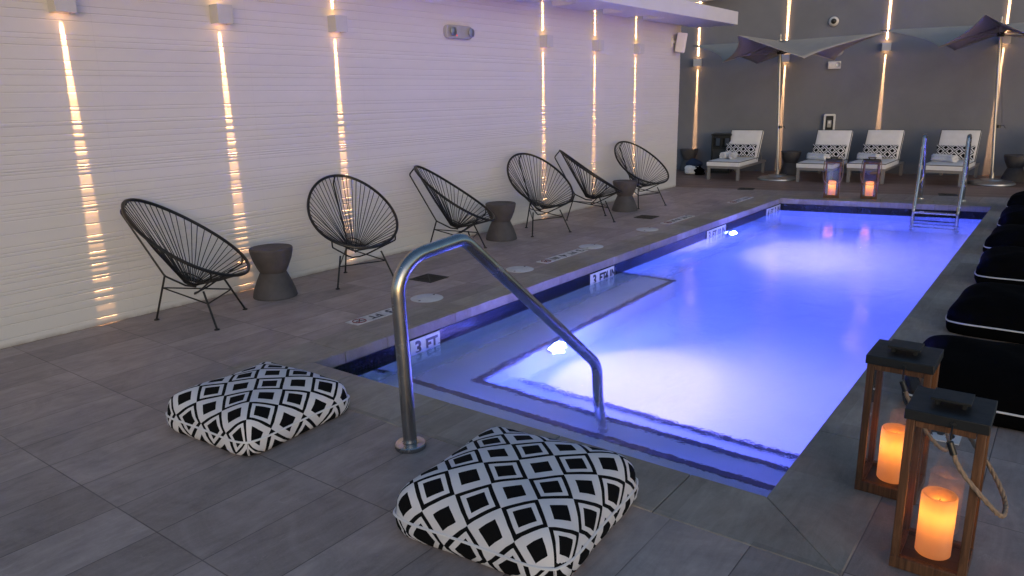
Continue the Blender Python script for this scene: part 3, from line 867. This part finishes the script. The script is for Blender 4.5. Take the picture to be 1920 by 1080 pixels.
# ------------------------------------------------------------------ pool ladder
r_ = empty('pool_ladder', (2.08, 9.2, 0), 0, 'stainless steel pool ladder at the far right end of the pool', 'ladder')
inv = Matrix.Translation((-2.08, -9.2, 0))
for x in (1.80, 2.335):
    b = MB(); b.tube(fillet_path([(x - .01, 9.62, 0), (x, 9.56, .42), (x + .005, 9.40, .93), (x + .005, 9.22, .93), (x + .03, 8.97, .33), (x + .04, 8.80, -.06), (x + .04, 8.80, -1.15)], [.5, .07, .07, .5, .12], 8), .0215, 16, M=inv)
    b.build('rail', M['steel'], r_, smooth=60)
    b = MB(); b.tube([(x + .022, 9.0, .26), (x + .002, 9.575, .30)], .013, 10, M=inv); b.build('cross_brace', M['steel'], r_)
    b = MB(); b.lathe([(.022, .0), (.048, .0), (.046, .014), (.022, .02)], 28, inv @ Matrix.Translation((x - .01, 9.62, 0))); b.build('flange', M['steel'], r_)
for k in range(4):
    zt = -.085 - .25 * k
    b = MB(); b.box((2.108, 8.80, zt), (.50, .085, .024), inv); b.build('tread', M['steel'], r_, bevel=.004)

# ------------------------------------------------------------------ lanterns and their candles
LH = .535
def make_lantern():
    rt_ = empty('lantern'); h = .11; p = .026
    b = MB()
    for sx in (-1, 1): b.box((sx * (h - p / 2), 0, .021), (p, 2 * h - 2 * p, .042))
    for sy in (-1, 1): b.box((0, sy * (h - p / 2), .021), (2 * h, p, .042))
    b.build('base_frame', M['wood'], rt_, bevel=.002)
    b = MB(); b.box((0, 0, .022), (2 * h - 2 * p - .001, 2 * h - 2 * p - .001, .010)); b.build('base_plate', M['lantern_floor'], rt_)
    for sx in (-1, 1):
        for sy in (-1, 1):
            b = MB(); b.box((sx * (h - p / 2), sy * (h - p / 2), (.0425 + LH - .001) / 2), (p - .001, p - .001, LH - .0435)); b.build('post', M['wood'], rt_, bevel=.002)
    b = MB()
    for sx in (-1, 1): b.box((sx * (h - p / 2), 0, LH - .012), (p - .004, 2 * h - 2 * p - .002, .020))
    for sy in (-1, 1): b.box((0, sy * (h - p / 2), LH - .012), (2 * h - 2 * p - .002, p - .004, .020))
    b.build('top_rail', M['wood'], rt_, bevel=.0015)
    for k in range(4):
        b = MB(); b.add([(-h + p, -h + p * .55, .043), (h - p, -h + p * .55, .043), (h - p, -h + p * .55, LH - .022), (-h + p, -h + p * .55, LH - .022)], [(0, 1, 2, 3)], None, Matrix.Rotation(k * PI / 2, 4, 'Z'))
        b.build('glass_pane', M['pane'], rt_, smooth=0)
    cap = MB(); c = h + .006
    cap.box((0, 0, LH + .0175), (2 * c, 2 * c, .035)); cp_ = cap.build('cap', M['lantern_black'], rt_, bevel=.0025)
    for sx in (-1, 1):
        b = MB(); b.prism([(sx * .038 - .006, -.03), (sx * .038 + .006, -.03), (sx * .038 + .006, .03), (sx * .038 - .006, .03)], LH + .035, LH + .056)
        b.build('vent_foot', M['lantern_black'], cp_)
    b = MB(); b.box((0, 0, LH + .0605), (.112, .10, .009)); b.build('vent_plate', M['lantern_black'], cp_, bevel=.0015)
    return rt_
def rope_handle(rt_, swing, drop):
    """rope loop between two black ferrules, folded to one side"""
    c = .122
    pts = [(.02 * swing, -c - .006, LH - .045), (.055 * swing, -c - .008, LH - .12), (.125 * swing, -c + .008, drop + .06), (.172 * swing, -c * .55, drop - .005), (.182 * swing, 0, drop - .02), (.172 * swing, c * .55, drop - .005), (.125 * swing, c - .008, drop + .06), (.055 * swing, c + .008, LH - .12), (.02 * swing, c + .006, LH - .045)]
    path = smooth_path(pts, 12)
    b = MB(); n = len(path)
    # three twisted strands
    for s in range(3):
        q = []
        for i, pnt in enumerate(path):
            t = (path[min(i + 1, n - 1)] - path[max(i - 1, 0)]).normalized(); u = t.cross(Vector((0, 0, 1))); u = u.normalized() if u.length > 1e-4 else Vector((1, 0, 0)); v = t.cross(u)
            a = i * .62 + s * 2 * PI / 3; q.append(pnt + (u * math.cos(a) + v * math.sin(a)) * .0036)
        b.tube(q, .0046, 6)
    hn = b.build('rope_handle', M['rope'], rt_, smooth=60)
    for e_ in (0, -1):
        a = path[e_]; bq = path[6 if e_ == 0 else -7]
        f = MB(); f.tube([a + (a - bq) * .15, bq], .0105, 12); f.build('ferrule', M['black_plastic'], hn)
        f = MB(); sy = -1 if e_ == 0 else 1
        f.tube([(a.x, sy * (.116), LH + .012), (a.x, sy * .131, LH + .004), (a.x, a.y, a.z + .012)], .003, 8); f.lathe([(0, 0), (.008, 0), (.008, .004), (0, .005)], 12, Matrix.Translation((a.x, sy * .116, LH + .014)) @ Matrix.Rotation(sy * -PI / 2, 4, 'X'))
        f.build('hook', M['lantern_black'], hn)
def make_candle(r=.054, h=.205, watts=.35):
    rt_ = empty('candle')
    b = MB(); prof = [(0, .002), (r - .004, .002), (r, .006), (r, h * .2), (r, h * .4), (r, h * .6), (r, h * .8), (r, h - .006), (r - .003, h - .001), (r - .008, h - .002), (r - .012, h - .012), (r - .02, h - .022), (r * .4, h - .030), (0, h - .032)]
    b.lathe(prof, 48); b.build('wax', M['wax'], rt_, smooth=60)
    b = MB(); b.tube([(0, 0, h - .033), (.001, 0, h - .022), (.003, .001, h - .018)], .0012, 6); b.build('wick', M['black_metal'], rt_)
    ld = bpy.data.lights.new('flame_light', 'POINT'); ld.energy = watts; ld.color = (1.0, .33, .055); ld.shadow_soft_size = .012
    lo = bpy.data.objects.new('flame_light', ld); COL.objects.link(lo); lo.parent = rt_; lo.location = (0, 0, h * .70)
    return rt_
ln0 = make_lantern()
G3 = 'wooden lanterns around the pool'
specs = [((3.350, -.10), 0, 'wooden lantern with rope handle nearest the camera at the bottom right', 1, .27),
         ((3.135, .365), 0, 'wooden lantern with rope handle standing just behind the nearest lantern', 1, .24),
         ((.655, 9.165), 14, 'wooden lantern on the far coping, left of the pair', -1, .19),
         ((1.150, 9.30), 14, 'wooden lantern on the far coping, closer to the ladder', -1, .19)]
lns = []
for i, ((x, y), a, lb, sw, dr) in enumerate(specs):
    c = ln0 if i == 0 else copy_tree(ln0)
    c.location = (x, y, .003 if i != 0 else .002); c.rotation_euler = (0, 0, R(a)); tag(c, lb, 'lantern', G3); lns.append(c)
for c, sp_ in zip(lns[:2], specs): rope_handle(c, 1, sp_[4])
def front_rope(rt_):
    pts = [(-.125, 0, LH + .01), (-.135, -.03, .40), (-.120, -.10, .27), (-.06, -.135, .222), (0, -.14, .212), (.06, -.135, .222), (.120, -.10, .27), (.135, -.03, .40), (.125, 0, LH + .01)]
    b = MB(); b.tube(smooth_path(pts, 6), .006, 8); b.build('rope_handle', M['rope'], rt_)
for c in lns[2:]: front_rope(c)
cd0 = make_candle()
cl = ['glowing ivory candle inside the nearest wooden lantern', 'glowing ivory candle inside the second nearest lantern', 'glowing candle inside the left lantern on the far coping', 'glowing candle inside the far lantern closer to the ladder']
for i, (c, lb) in enumerate(zip(lns, cl)):
    k = cd0 if i == 0 else copy_tree(cd0)
    k.location = c.location + Vector((0.0, .008, .028)); tag(k, lb, 'candle', 'candles in the lanterns')
    if i in (0, 1): k.scale = (1.0, 1.0, 1.08)

# ------------------------------------------------------------------ deck fittings
def lid(loc, label):
    r_ = empty('skimmer_lid', loc, 0, label, 'skimmer lid', 'skimmer lids beside the pool')
    b = MB(); b.lathe([(0, .0005), (.130, .0005), (.132, .004), (.126, .0065), (0, .007)], 48); b.build('disc', M['lid'], r_)
    for a in (R(100), R(280)):
        b = MB(); b.lathe([(0, .007), (.010, .007), (.010, .0085), (0, .009)], 16, Matrix.Translation((.105 * math.cos(a), .105 * math.sin(a), 0))); b.build('screw', M['lid_dark'], r_)
for (x, y), lb in zip([(-.475, 1.50), (-.455, 2.735), (-.45, 4.01), (-.42, 5.25)],
                      ['round skimmer lid nearest the handrail, by the first deck depth marker', 'round skimmer lid just before the second deck depth marker', 'round skimmer lid touching the far end of the second deck depth marker', 'round skimmer lid farthest from the handrail']):
    lid((x, y, 0), lb)
def drain(loc, s, rz, label):
    r_ = empty('drain_grate', loc, R(rz), label, 'drain', 'square floor drains')
    b = MB(); h = s / 2; f = .014
    for k in range(4): b.box((0, h - f / 2, .003), (s - (0 if k % 2 == 0 else 2 * f), f, .006), Matrix.Rotation(k * PI / 2, 4, 'Z'))
    b.build('frame', M['grate'], r_)
    b = MB(); b.box((0, 0, .001), (s - 2 * f, s - 2 * f, .002))
    for k in range(9):
        o_ = -h + f + (s - 2 * f) * (k + .5) / 9
        b.box((o_, 0, .0038), (.008, s - 2 * f, .0032))
    b.box((0, 0, .0046), (s * 1.25, .010, .0042), Matrix.Rotation(R(45), 4, 'Z')); b.box((0, 0, .0044), (s * 1.25, .010, .0042), Matrix.Rotation(R(-45), 4, 'Z'))
    b.build('grille', M['grate'], r_)
drain((-.935, 2.02, .0), .25, 2, 'dark square drain grate framed by the handrail bend')
drain((-.86, 6.10, .0), .25, 2, 'dark square drain grate in front of the last chair row stool')
drain((-.80, 9.60, .0), .25, 11, 'dark drain grate on the boards in front of the first lounger')
drain((2.06, 10.26, .0), .25, 11, 'dark drain grate on the boards behind the ladder')

T6 = .152
def deck_marker(items, y0, x0, label, group=True):
    """tiles laid end to end along -y, read from the wall side"""
    n = len(items); L_ = n * T6
    r_ = empty('depth_marker', (x0, y0 + L_, .0), -PI / 2, label, 'depth marker', 'depth markers set in the deck')
    b = MB()
    for k in range(n): b.box((T6 * (k + .5), 0, .0015), (T6 - .003, T6 - .02, .005))
    b.build('tile', M['tile_worn'], r_)
    for k, s in enumerate(items):
        if s == '!': continue
        vs, fs = text_shape(s, .135 if len(s) == 1 else .105, .003)
        b = MB(); b.add(vs, fs, None, Matrix.Translation((T6 * (k + .5), 0, .0046)))
        b.build('numeral' if s.isdigit() else 'lettering', M['ink_worn'], r_, recalc=False, smooth=0)
    for k, s in enumerate(items):
        if s != '!': continue
        cx = T6 * (k + .5)
        b = MB(); b.tube([(cx + .048 * math.cos(a * PI / 16), .048 * math.sin(a * PI / 16), .0046) for a in range(32)], .0045, 6, True)
        b.box((0, 0, 0), (.092, .008, .002), Matrix.Translation((cx, 0, .0052)) @ Matrix.Rotation(R(45), 4, 'Z')); b.build('prohibition_ring', M['red'], r_)
        b = MB(); b.tube([(cx - .02, .012, .0044), (cx + .004, -.004, .0044), (cx + .026, -.002, .0044)], .004, 6); b.lathe([(0, 0), (.008, 0), (.008, .001), (0, .001)], 12, Matrix.Translation((cx - .03, .014, .0044)))
        b.build('diver_symbol', M['ink_worn'], r_)
deck_marker(['3', 'FT', '!'], .68, -.445, 'worn white deck depth marker reading 3 FT beside the handrail')
deck_marker(['3', 'FT', '4', 'IN', '!'], 3.08, -.445, 'worn white deck depth marker reading 3 FT 4 IN')
deck_marker(['3', 'FT', '10', 'IN', '!'], 5.74, -.425, 'worn white deck depth marker reading 3 FT 10 IN')
deck_marker(['4', 'FT', '2', 'IN', '!'], 7.88, -.40, 'worn white deck depth marker farthest away, by the pool corner')
r_ = empty('depth_marker', (3.235, 1.0, 0), R(90), 'white deck depth tile reading 3 seen between the near lanterns', 'depth marker', 'depth markers set in the deck')
b = MB(); b.box((0, 0, .0045), (T6, T6, .005)); b.build('tile', M['tile_white'], r_)
vs, fs = text_shape('3', .15, .005); b = MB(); b.add(vs, fs, None, Matrix.Translation((0, 0, .0082))); b.build('lettering', M['ink'], r_, recalc=False, smooth=0)

def wall_marker(items, y0, x0, label, rz=0):
    """tiles on the pool wall facing +x, read from the water"""
    n = len(items)
    r_ = empty('depth_marker', (x0, y0, -.160), R(90) + rz, label, 'depth marker', 'depth markers on the pool wall')
    # local x runs along +y of the pool, local -y faces the water
    b = MB()
    for k in range(n): b.box((T6 * (k + .5), -.004, 0), (T6 - .002, .006, T6))
    b.build('tile', M['tile_white'], r_, bevel=.001)
    Mv = Matrix.Rotation(PI / 2, 4, 'X')
    for k, s in enumerate(items):
        b = MB()
        vs, fs = text_shape(s, .14 if len(s) == 1 else .118, .0045)
        b.add(vs, fs, None, Matrix.Translation((T6 * (k + .5), -.0078, .004)) @ Mv)
        b.build('numeral' if s.isdigit() else 'lettering', M['ink'], r_, recalc=False, smooth=0)
def xl(y): return -.01 + .06 * y / 8.7 + .006
for items, y0, lb in [(['3', 'FT.'], .81, 'white depth tiles reading 3 FT on the pool wall behind the handrail'), (['3', 'FT', '4 IN'], 3.21, 'white depth tiles reading 3 FT 4 IN on the pool wall by the bench end'),
                      (['3', 'FT', '10', 'IN'], 5.945, 'white depth tiles reading 3 FT 10 IN above the far pool light'), (['4', 'FT', '2', 'IN'], 8.085, 'white depth tiles on the pool wall in the far left corner')]:
    wall_marker(items, y0, xl(y0), lb)

# ------------------------------------------------------------------ loungers, pillows, towels
def soft_box(b, x0, x1, y0, y1, z0, z1, Mx=None, puff=.012, N=8):
    """cushion slab: rounded edges, slightly puffed top"""
    vs = []; 
    def pt(a, c, top):
        x = x0 + (x1 - x0) * (a + 1) / 2; y = y0 + (y1 - y0) * (c + 1) / 2
        e_ = (1 - abs(a) ** 6) * (1 - abs(c) ** 6)
        return (x, y, (z1 - .008 + (puff + .008) * e_ ** .4) if top else z0)
    g = []
    for j in range(N + 1):
        for i in range(N + 1):
            a = math.sin((-1 + 2 * i / N) * PI / 2); c = math.sin((-1 + 2 * j / N) * PI / 2); g.append((a, c))
    vs = [pt(a, c, True) for a, c in g]; m = len(vs)
    ring = [i for i in range(N)] + [N + j * (N + 1) for j in range(N)] + [N * (N + 1) + N - i for i in range(N)] + [(N - j) * (N + 1) for j in range(N)]
    fs = [(j * (N + 1) + i, j * (N + 1) + i + 1, (j + 1) * (N + 1) + i + 1, (j + 1) * (N + 1) + i) for j in range(N) for i in range(N)]
    cx, cy = (x0 + x1) / 2, (y0 + y1) / 2
    vs2 = [vs[k] for k in ring]; 
    lo1 = [(cx + (p[0] - cx) * 1.008, cy + (p[1] - cy) * 1.004, (z0 + z1) / 2) for p in vs2]; lo2 = [(p[0], p[1], z0) for p in vs2]
    n = len(ring); o1 = m; o2 = m + n
    vs = vs + lo1 + lo2
    for k in range(n):
        k2 = (k + 1) % n
        fs.append((ring[k], o1 + k, o1 + k2, ring[k2])); fs.append((o1 + k, o2 + k, o2 + k2, o1 + k2))
    fs.append(tuple(o2 + k for k in range(n)))
    b.add(vs, fs, None, Mx)
    loop = [Vector(v) for v in vs2]
    return [Mx @ v if Mx is not None else v for v in loop]
BACK = Matrix.Translation((0, 1.10, .262)) @ Matrix.Rotation(R(59), 4, 'X')
def make_lounger():
    rt_ = empty('sun_lounger'); W_ = .60; L_ = 1.72
    b = MB(); rw = .045
    for s in (-1, 1): b.box((s * (W_ / 2 - rw / 2), L_ / 2, .232), (rw, L_ - 2 * rw, .045))
    b.box((0, rw / 2, .232), (W_, rw, .045)); b.box((0, L_ - rw / 2, .232), (W_, rw, .045))
    for k in range(9): b.box((0, .15 + .12 * k, .238), (W_ - 2 * rw - .002, .05, .014))
    b.build('frame', M['taupe_metal'], rt_, bevel=.003)
    for sx in (-1, 1):
        for y in (.026, L_ - .10):
            b = MB(); b.box((sx * (W_ / 2 - .026), y, .1065), (.050, .050, .203)); b.box((sx * (W_ / 2 - .026), y, .0025), (.042, .042, .005)); b.build('leg', M['taupe_metal'], rt_, bevel=.002)
    b = MB(); lp = soft_box(b, -.305, .305, -.015, 1.13, .257, .343); b.build('seat_cushion', M['cushion'], rt_, smooth=50)
    b2 = MB(); lb_ = soft_box(b2, -.305, .305, .0, .635, .0, .085, BACK); b2.build('back_cushion', M['cushion'], rt_, smooth=50)
    b = MB(); b.tube(lp, .0065, 6, True); b.tube(lb_, .0065, 6, True); b.build('piping', M['dark_piping'], rt_)
    b = MB()
    for s in (-1, 1): b.box((s * .27, .30, -.018), (.035, .62, .03), BACK)
    b.box((0, .59, -.018), (.50, .04, .028), BACK)
    b.tube([(-.24, 1.36, .60), (-.24, 1.60, .245)], .011, 8); b.tube([(.24, 1.36, .60), (.24, 1.60, .245)], .011, 8)
    b.build('backrest_frame', M['taupe_metal'], rt_, bevel=.002)
    return rt_
def pillow_mesh(hw=.30, hh=.13, th=.062, N=16, NJ=10):
    b = MB()
    for s in (1, -1):
        vs = []; fs = []; us = []; idx = {}; uv = {}
        for j in range(NJ + 1):
            for i in range(N + 1):
                a = math.sin((-1 + 2 * i / N) * PI / 2); c = math.sin((-1 + 2 * j / NJ) * PI / 2)
                x = a * hw * (1 - .05 * (1 - c * c)); z_ = c * hh * (1 - .07 * (1 - a * a))
                e_ = max(0, (1 - abs(a) ** 2.5) * (1 - c * c)); idx[(i, j)] = len(vs)
                vs.append((x, -s * th * e_ ** .55, z_)); uv[(i, j)] = (a * hw * s, c * hh)
        for j in range(NJ):
            for i in range(N):
                q = [(i, j), (i + 1, j), (i + 1, j + 1), (i, j + 1)]
                if s < 0: q.reverse()
                fs.append([idx[k] for k in q]); us.append([uv[k] for k in q])
        b.add(vs, fs, us)
    return b
def towel_mesh(seed, r=.064, ln=.30):
    """rolled towel: a spiral of terry, ends a little uneven"""
    b = MB(); rr = random.Random(seed); n = 60; turns = 3.4; rows = 7
    vs = []
    for i in range(n + 1):
        t = i / n; a = t * turns * 2 * PI; rad = .010 + (r - .010) * t
        rad *= 1 + .03 * math.sin(3 * a + seed)
        e0, e1 = rr.uniform(-.016, .016), rr.uniform(-.016, .016)
        for j in range(rows):
            f = j / (rows - 1); y = -ln / 2 + e0 * (1 - f) + (ln + e1) * f
            vs.append((rad * math.cos(a), y, r + rad * math.sin(a) * .95))
    fs = [(i * rows + j, i * rows + j + 1, (i + 1) * rows + j + 1, (i + 1) * rows + j) for i in range(n) for j in range(rows - 1)]
    b.add(vs, fs); return b
lg0 = make_lounger()
lspec = [((-1.64, 10.68), 3, 'white lounger at the left, beside the black litter bin'),
         ((-.105, 10.98), 2, 'white lounger behind the left lantern of the far pair'),
         ((.665, 11.27), 0, 'white lounger behind the right lantern of the far pair'),
         ((1.80, 11.42), -2, 'white lounger behind the pool ladder'),
         ((3.27, 11.70), -2, 'lounger cut by the right picture edge, beyond the second umbrella')]
pl = None; tw = [None, None]
where = ['on the left lounger by the litter bin', 'on the lounger behind the left far lantern', 'on the lounger behind the right far lantern', 'on the lounger behind the ladder']
for i, ((x, y), a, lb) in enumerate(lspec):
    c = lg0 if i == 0 else copy_tree(lg0)
    c.location = (x, y, 0); c.rotation_euler = (0, 0, R(a)); tag(c, lb, 'sun lounger', 'white sun loungers before the grey wall')
    if i == 4: continue
    Mx = Matrix.Translation((x, y, 0)) @ Matrix.Rotation(R(a), 4, 'Z')
    if pl is None: pl = pillow_mesh().build('pillow', M['diamond_small'], None, smooth=60, merge=.0005); p = pl
    else: p = pl.copy(); COL.objects.link(p)
    p.location = Mx @ Vector((.0, .985, .483)); p.rotation_euler = (R(-24), 0, R(a)); tag(p, 'black and white diamond pillow ' + where[i], 'pillow', 'diamond pillows on the loungers')
    offs = [(-.115, .50, -12), (.03, .46, 8)] if i == 0 else [(-.12, .50, 62), (.005, .43, 48)]
    for k, (dx, dy, ra) in enumerate(offs):
        if tw[k] is None: tw[k] = towel_mesh(k + 3).build('rolled_towel', M['towel'], None, smooth=60, recalc=False); q = tw[k]; sm = q.modifiers.new('thick', 'SOLIDIFY'); sm.thickness = .011; sm.offset = 0
        else: q = tw[k].copy(); COL.objects.link(q)
        q.location = Mx @ Vector((dx, dy, .352)); q.rotation_euler = (0, 0, R(a + ra))
        tag(q, ('left rolled white towel ' if k == 0 else 'right rolled white towel ') + where[i], 'towel', 'rolled towels on the loungers')

# ------------------------------------------------------------------ umbrellas
def umbrella(loc, az0, zc, zh, zl, RH, RL, hubz, label, pole_h, lean=(0, 0)):
    """four raised corners and four dropped corners around a level centre"""
    r_ = empty('umbrella', loc, 0, label, 'umbrella', 'grey parasols over the loungers')
    Ct = Vector((lean[0], lean[1], zc))
    tips = []
    for k in range(8):
        a = R(az0 + 45 * k); hi = k % 2 == 0
        rad = RH if hi else RL
        tips.append(Ct + Vector((math.cos(a) * rad, math.sin(a) * rad, (zh if hi else zl) - zc)))
    b = MB(); N, K = 10, 8
    for k in range(8):
        A, B_ = tips[k], tips[(k + 1) % 8]
        mid = (A + B_) / 2; cen = Vector((Ct.x, Ct.y, mid.z)); ctl = mid + (cen - mid) * .26
        vs = []; fs = []
        for j in range(K + 1):
            r = j / K
            for i in range(N + 1):
                t = i / N; e_ = A * (1 - t) ** 2 + ctl * 2 * t * (1 - t) + B_ * t * t
                p = Ct.lerp(e_, max(r, .02)); 
                p.z -= .02 * math.sin(PI * r) * math.sin(PI * t)
                vs.append(p)
        for j in range(K):
            for i in range(N): fs.append((j * (N + 1) + i, j * (N + 1) + i + 1, (j + 1) * (N + 1) + i + 1, (j + 1) * (N + 1) + i))
        b.add(vs, fs)
    cv = b.build('canopy', M['umbrella'], r_, smooth=25, merge=.002, recalc=True)
    sm = cv.modifiers.new('thick', 'SOLIDIFY'); sm.thickness = .004; sm.offset = 0
    hub = Vector((lean[0] * hubz / zc, lean[1] * hubz / zc, hubz))
    for k in range(8):
        d_ = tips[k] - Ct
        rb = MB(); rb.tube([Ct - Vector((0, 0, .03)), Ct + d_ * .5 - Vector((0, 0, .028)), tips[k] - Vector((0, 0, .006))], .010, 8, r1=.007)
        ro = rb.build('rib', M['taupe_metal'], r_)
        sb = MB(); sb.tube([hub, Ct + d_ * (.46 if k % 2 == 0 else .62) - Vector((0, 0, .028))], .007, 8); sb.build('strut', M['taupe_metal'], ro)
    top = Vector((lean[0], lean[1], zc))
    pm = MB(); pm.tube([(0, 0, .09), top * .5, top + Vector((0, 0, -.012))], .0225, 16); pm.build('pole', M['alu'], r_)
    fm = MB(); fm.lathe([(0, 0), (.05, 0), (.05, .012), (.014, .02), (.012, .07), (.018, .09), (.010, .115), (0, .12)], 20, Matrix.Translation(top + Vector((0, 0, .003)))); fm.build('finial', M['alu'], r_)
    hm = MB(); hm.lathe([(.024, -.035), (.05, -.035), (.058, -.01), (.058, .012), (.04, .03), (.024, .03)], 20, Matrix.Translation(hub)); hm.build('hub', M['black_plastic'], r_)
    bm_ = MB(); bm_.lathe([(0, 0), (.335, 0), (.35, .008), (.345, .028), (.31, .048), (.21, .062), (.175, .066), (.165, .082), (.10, .092), (.05, .096), (.036, .10), (.036, .19), (0, .19)], 56); bm_.build('base', M['alu'], r_)
    cr = MB(); cr.tube([(.03, -.01, .95), (.065, -.02, .96), (.09, -.02, .92), (.10, -.045, .92)], .006, 8); cr.lathe([(0, 0), (.03, 0), (.03, .05), (0, .05)], 12, Matrix.Translation((.0, -.03, .92))); cr.build('crank', M['black_plastic'], r_)
    ln = MB(); ln.tube([(.035, 0, 1.0), (.036 + lean[0], lean[1], hubz - .05)], .003, 6); ln.build('pull_cord', M['black_plastic'], r_)
    return r_
# azimuths in plan, measured from +x
umbrella((-.833, 11.28, -.002), 17.5 - 22, 2.43, 2.45, 2.09, 1.72, 1.02, 2.24, 'grey parasol with drooping and raised corners over the left loungers', 2.44, lean=(-.085, -.065))
umbrella((2.453, 12.08, -.002), 4.3 - 96, 2.53, 2.56, 2.20, 1.78, 1.02, 2.38, 'grey parasol with drooping and raised corners at the right, over the ladder side', 2.55, lean=(-.15, -.115))

# ------------------------------------------------------------------ litter bin and bag
r_ = empty('litter_bin', (-2.20, 12.02, 0), R(13), 'black litter bin with open sides left of the first lounger', 'litter bin')
h = .185
b = MB()
for sx in (-1, 1):
    for sy in (-1, 1): b.box((sx * (h - .015), sy * (h - .015), .37), (.03, .03, .74))
for k in range(4):
    Mk = Matrix.Rotation(k * PI / 2, 4, 'Z')
    b.box((0, h - .016, .50), (2 * h - .062, .024, .05), Mk); b.box((0, h - .017, .715), (2 * h - .062, .022, .05), Mk); b.box((0, h - .016, .0255), (2 * h - .062, .022, .05), Mk); b.box((0, h - .018, .6075), (.05, .020, .163), Mk)
b.build('frame', M['black_metal'], r_, bevel=.003)
b = MB()
for k in range(4): b.box((0, h - .020, .2625), (2 * h - .062, .012, .42), Matrix.Rotation(k * PI / 2, 4, 'Z'))
b.build('panel', M['dark_board'], r_)
b = MB(); b.box((0, 0, .757), (2 * h + .016, 2 * h + .016, .030)); b.build('lid', M['black_metal'], r_, bevel=.006)

r_ = empty('bag', (-2.50, 11.42, 0), R(15), 'navy and white bag with black straps slumped at the end of the white wall', 'bag')
def lump(c, rad, seed, k=.16):
    bm = bmesh.new(); bmesh.ops.create_icosphere(bm, subdivisions=3, radius=1); rr = random.Random(seed); ph = [rr.uniform(0, 6) for _ in range(4)]
    b_ = MB(); vs = []
    for v in bm.verts:
        p = v.co; f = 1 + k * (math.sin(3 * p.x + ph[0]) * math.sin(3.5 * p.y + ph[1]) + .6 * math.sin(6 * p.z + ph[2]))
        vs.append((c[0] + p.x * rad[0] * f, c[1] + p.y * rad[1] * f, max(.001, c[2] + p.z * rad[2] * f)))
    fs = [tuple(q.index for q in f.verts) for f in bm.faces]; bm.free(); b_.add(vs, fs); return b_
lump((-.03, .02, .19), (.16, .12, .12), 2).build('upper_pouch', M['navy'], r_, smooth=60)
lump((-.06, -.02, .10), (.15, .13, .11), 5).build('side_panel', M['towel'], r_, smooth=60)
lump((.08, -.05, .08), (.10, .09, .085), 8).build('lower_pouch', M['black_fabric'], r_, smooth=60)
b = MB(); b.tube(smooth_path([(.02, -.10, .16), (.12, -.12, .13), (.19, -.06, .04), (.16, .02, .012), (.06, -.14, .02)], 6), .014, 8); b.build('strap', M['black_fabric'], r_)

# ------------------------------------------------------------------ light
wd = bpy.data.worlds.new('World'); sc.world = wd; wd.use_nodes = True
nt = wd.node_tree; nt.nodes.clear()
wo = nt.nodes.new('ShaderNodeOutputWorld'); bg = nt.nodes.new('ShaderNodeBackground'); sky = nt.nodes.new('ShaderNodeTexSky')
sky.sky_type = 'NISHITA'; sky.sun_disc = False
SUN_EL, SUN_AZ = R(9), R(130)
sky.sun_elevation = SUN_EL; sky.sun_rotation = SUN_AZ; sky.air_density = 1.0; sky.dust_density = 1.0; sky.ozone_density = 2.8
nt.links.new(sky.outputs[0], bg.inputs[0]); nt.links.new(bg.outputs[0], wo.inputs[0])
bg.inputs[1].default_value = .15
sd = bpy.data.lights.new('sun', 'SUN'); sd.energy = .10; sd.angle = R(45); sd.color = (1, .62, .60)
so = bpy.data.objects.new('sun', sd); COL.objects.link(so)
dirv = Vector((math.sin(SUN_AZ) * math.cos(SUN_EL), math.cos(SUN_AZ) * math.cos(SUN_EL), math.sin(SUN_EL)))
so.rotation_euler = dirv.to_track_quat('Z', 'Y').to_euler()

sc.view_settings.view_transform = 'Standard'; sc.view_settings.look = 'None'; sc.view_settings.exposure = 0.5; sc.view_settings.gamma = 1.0
sc.render.engine = 'CYCLES'
cy = sc.cycles
cy.use_denoising = True; cy.denoiser = 'OPENIMAGEDENOISE'
cy.max_bounces = 10; cy.diffuse_bounces = 6; cy.glossy_bounces = 5; cy.transmission_bounces = 8; cy.transparent_max_bounces = 12
cy.caustics_reflective = False; cy.caustics_refractive = True; cy.blur_glossy = .3
cy.sample_clamp_indirect = 12
cy.use_light_tree = True
sc.render.resolution_x = 1024; sc.render.resolution_y = 576
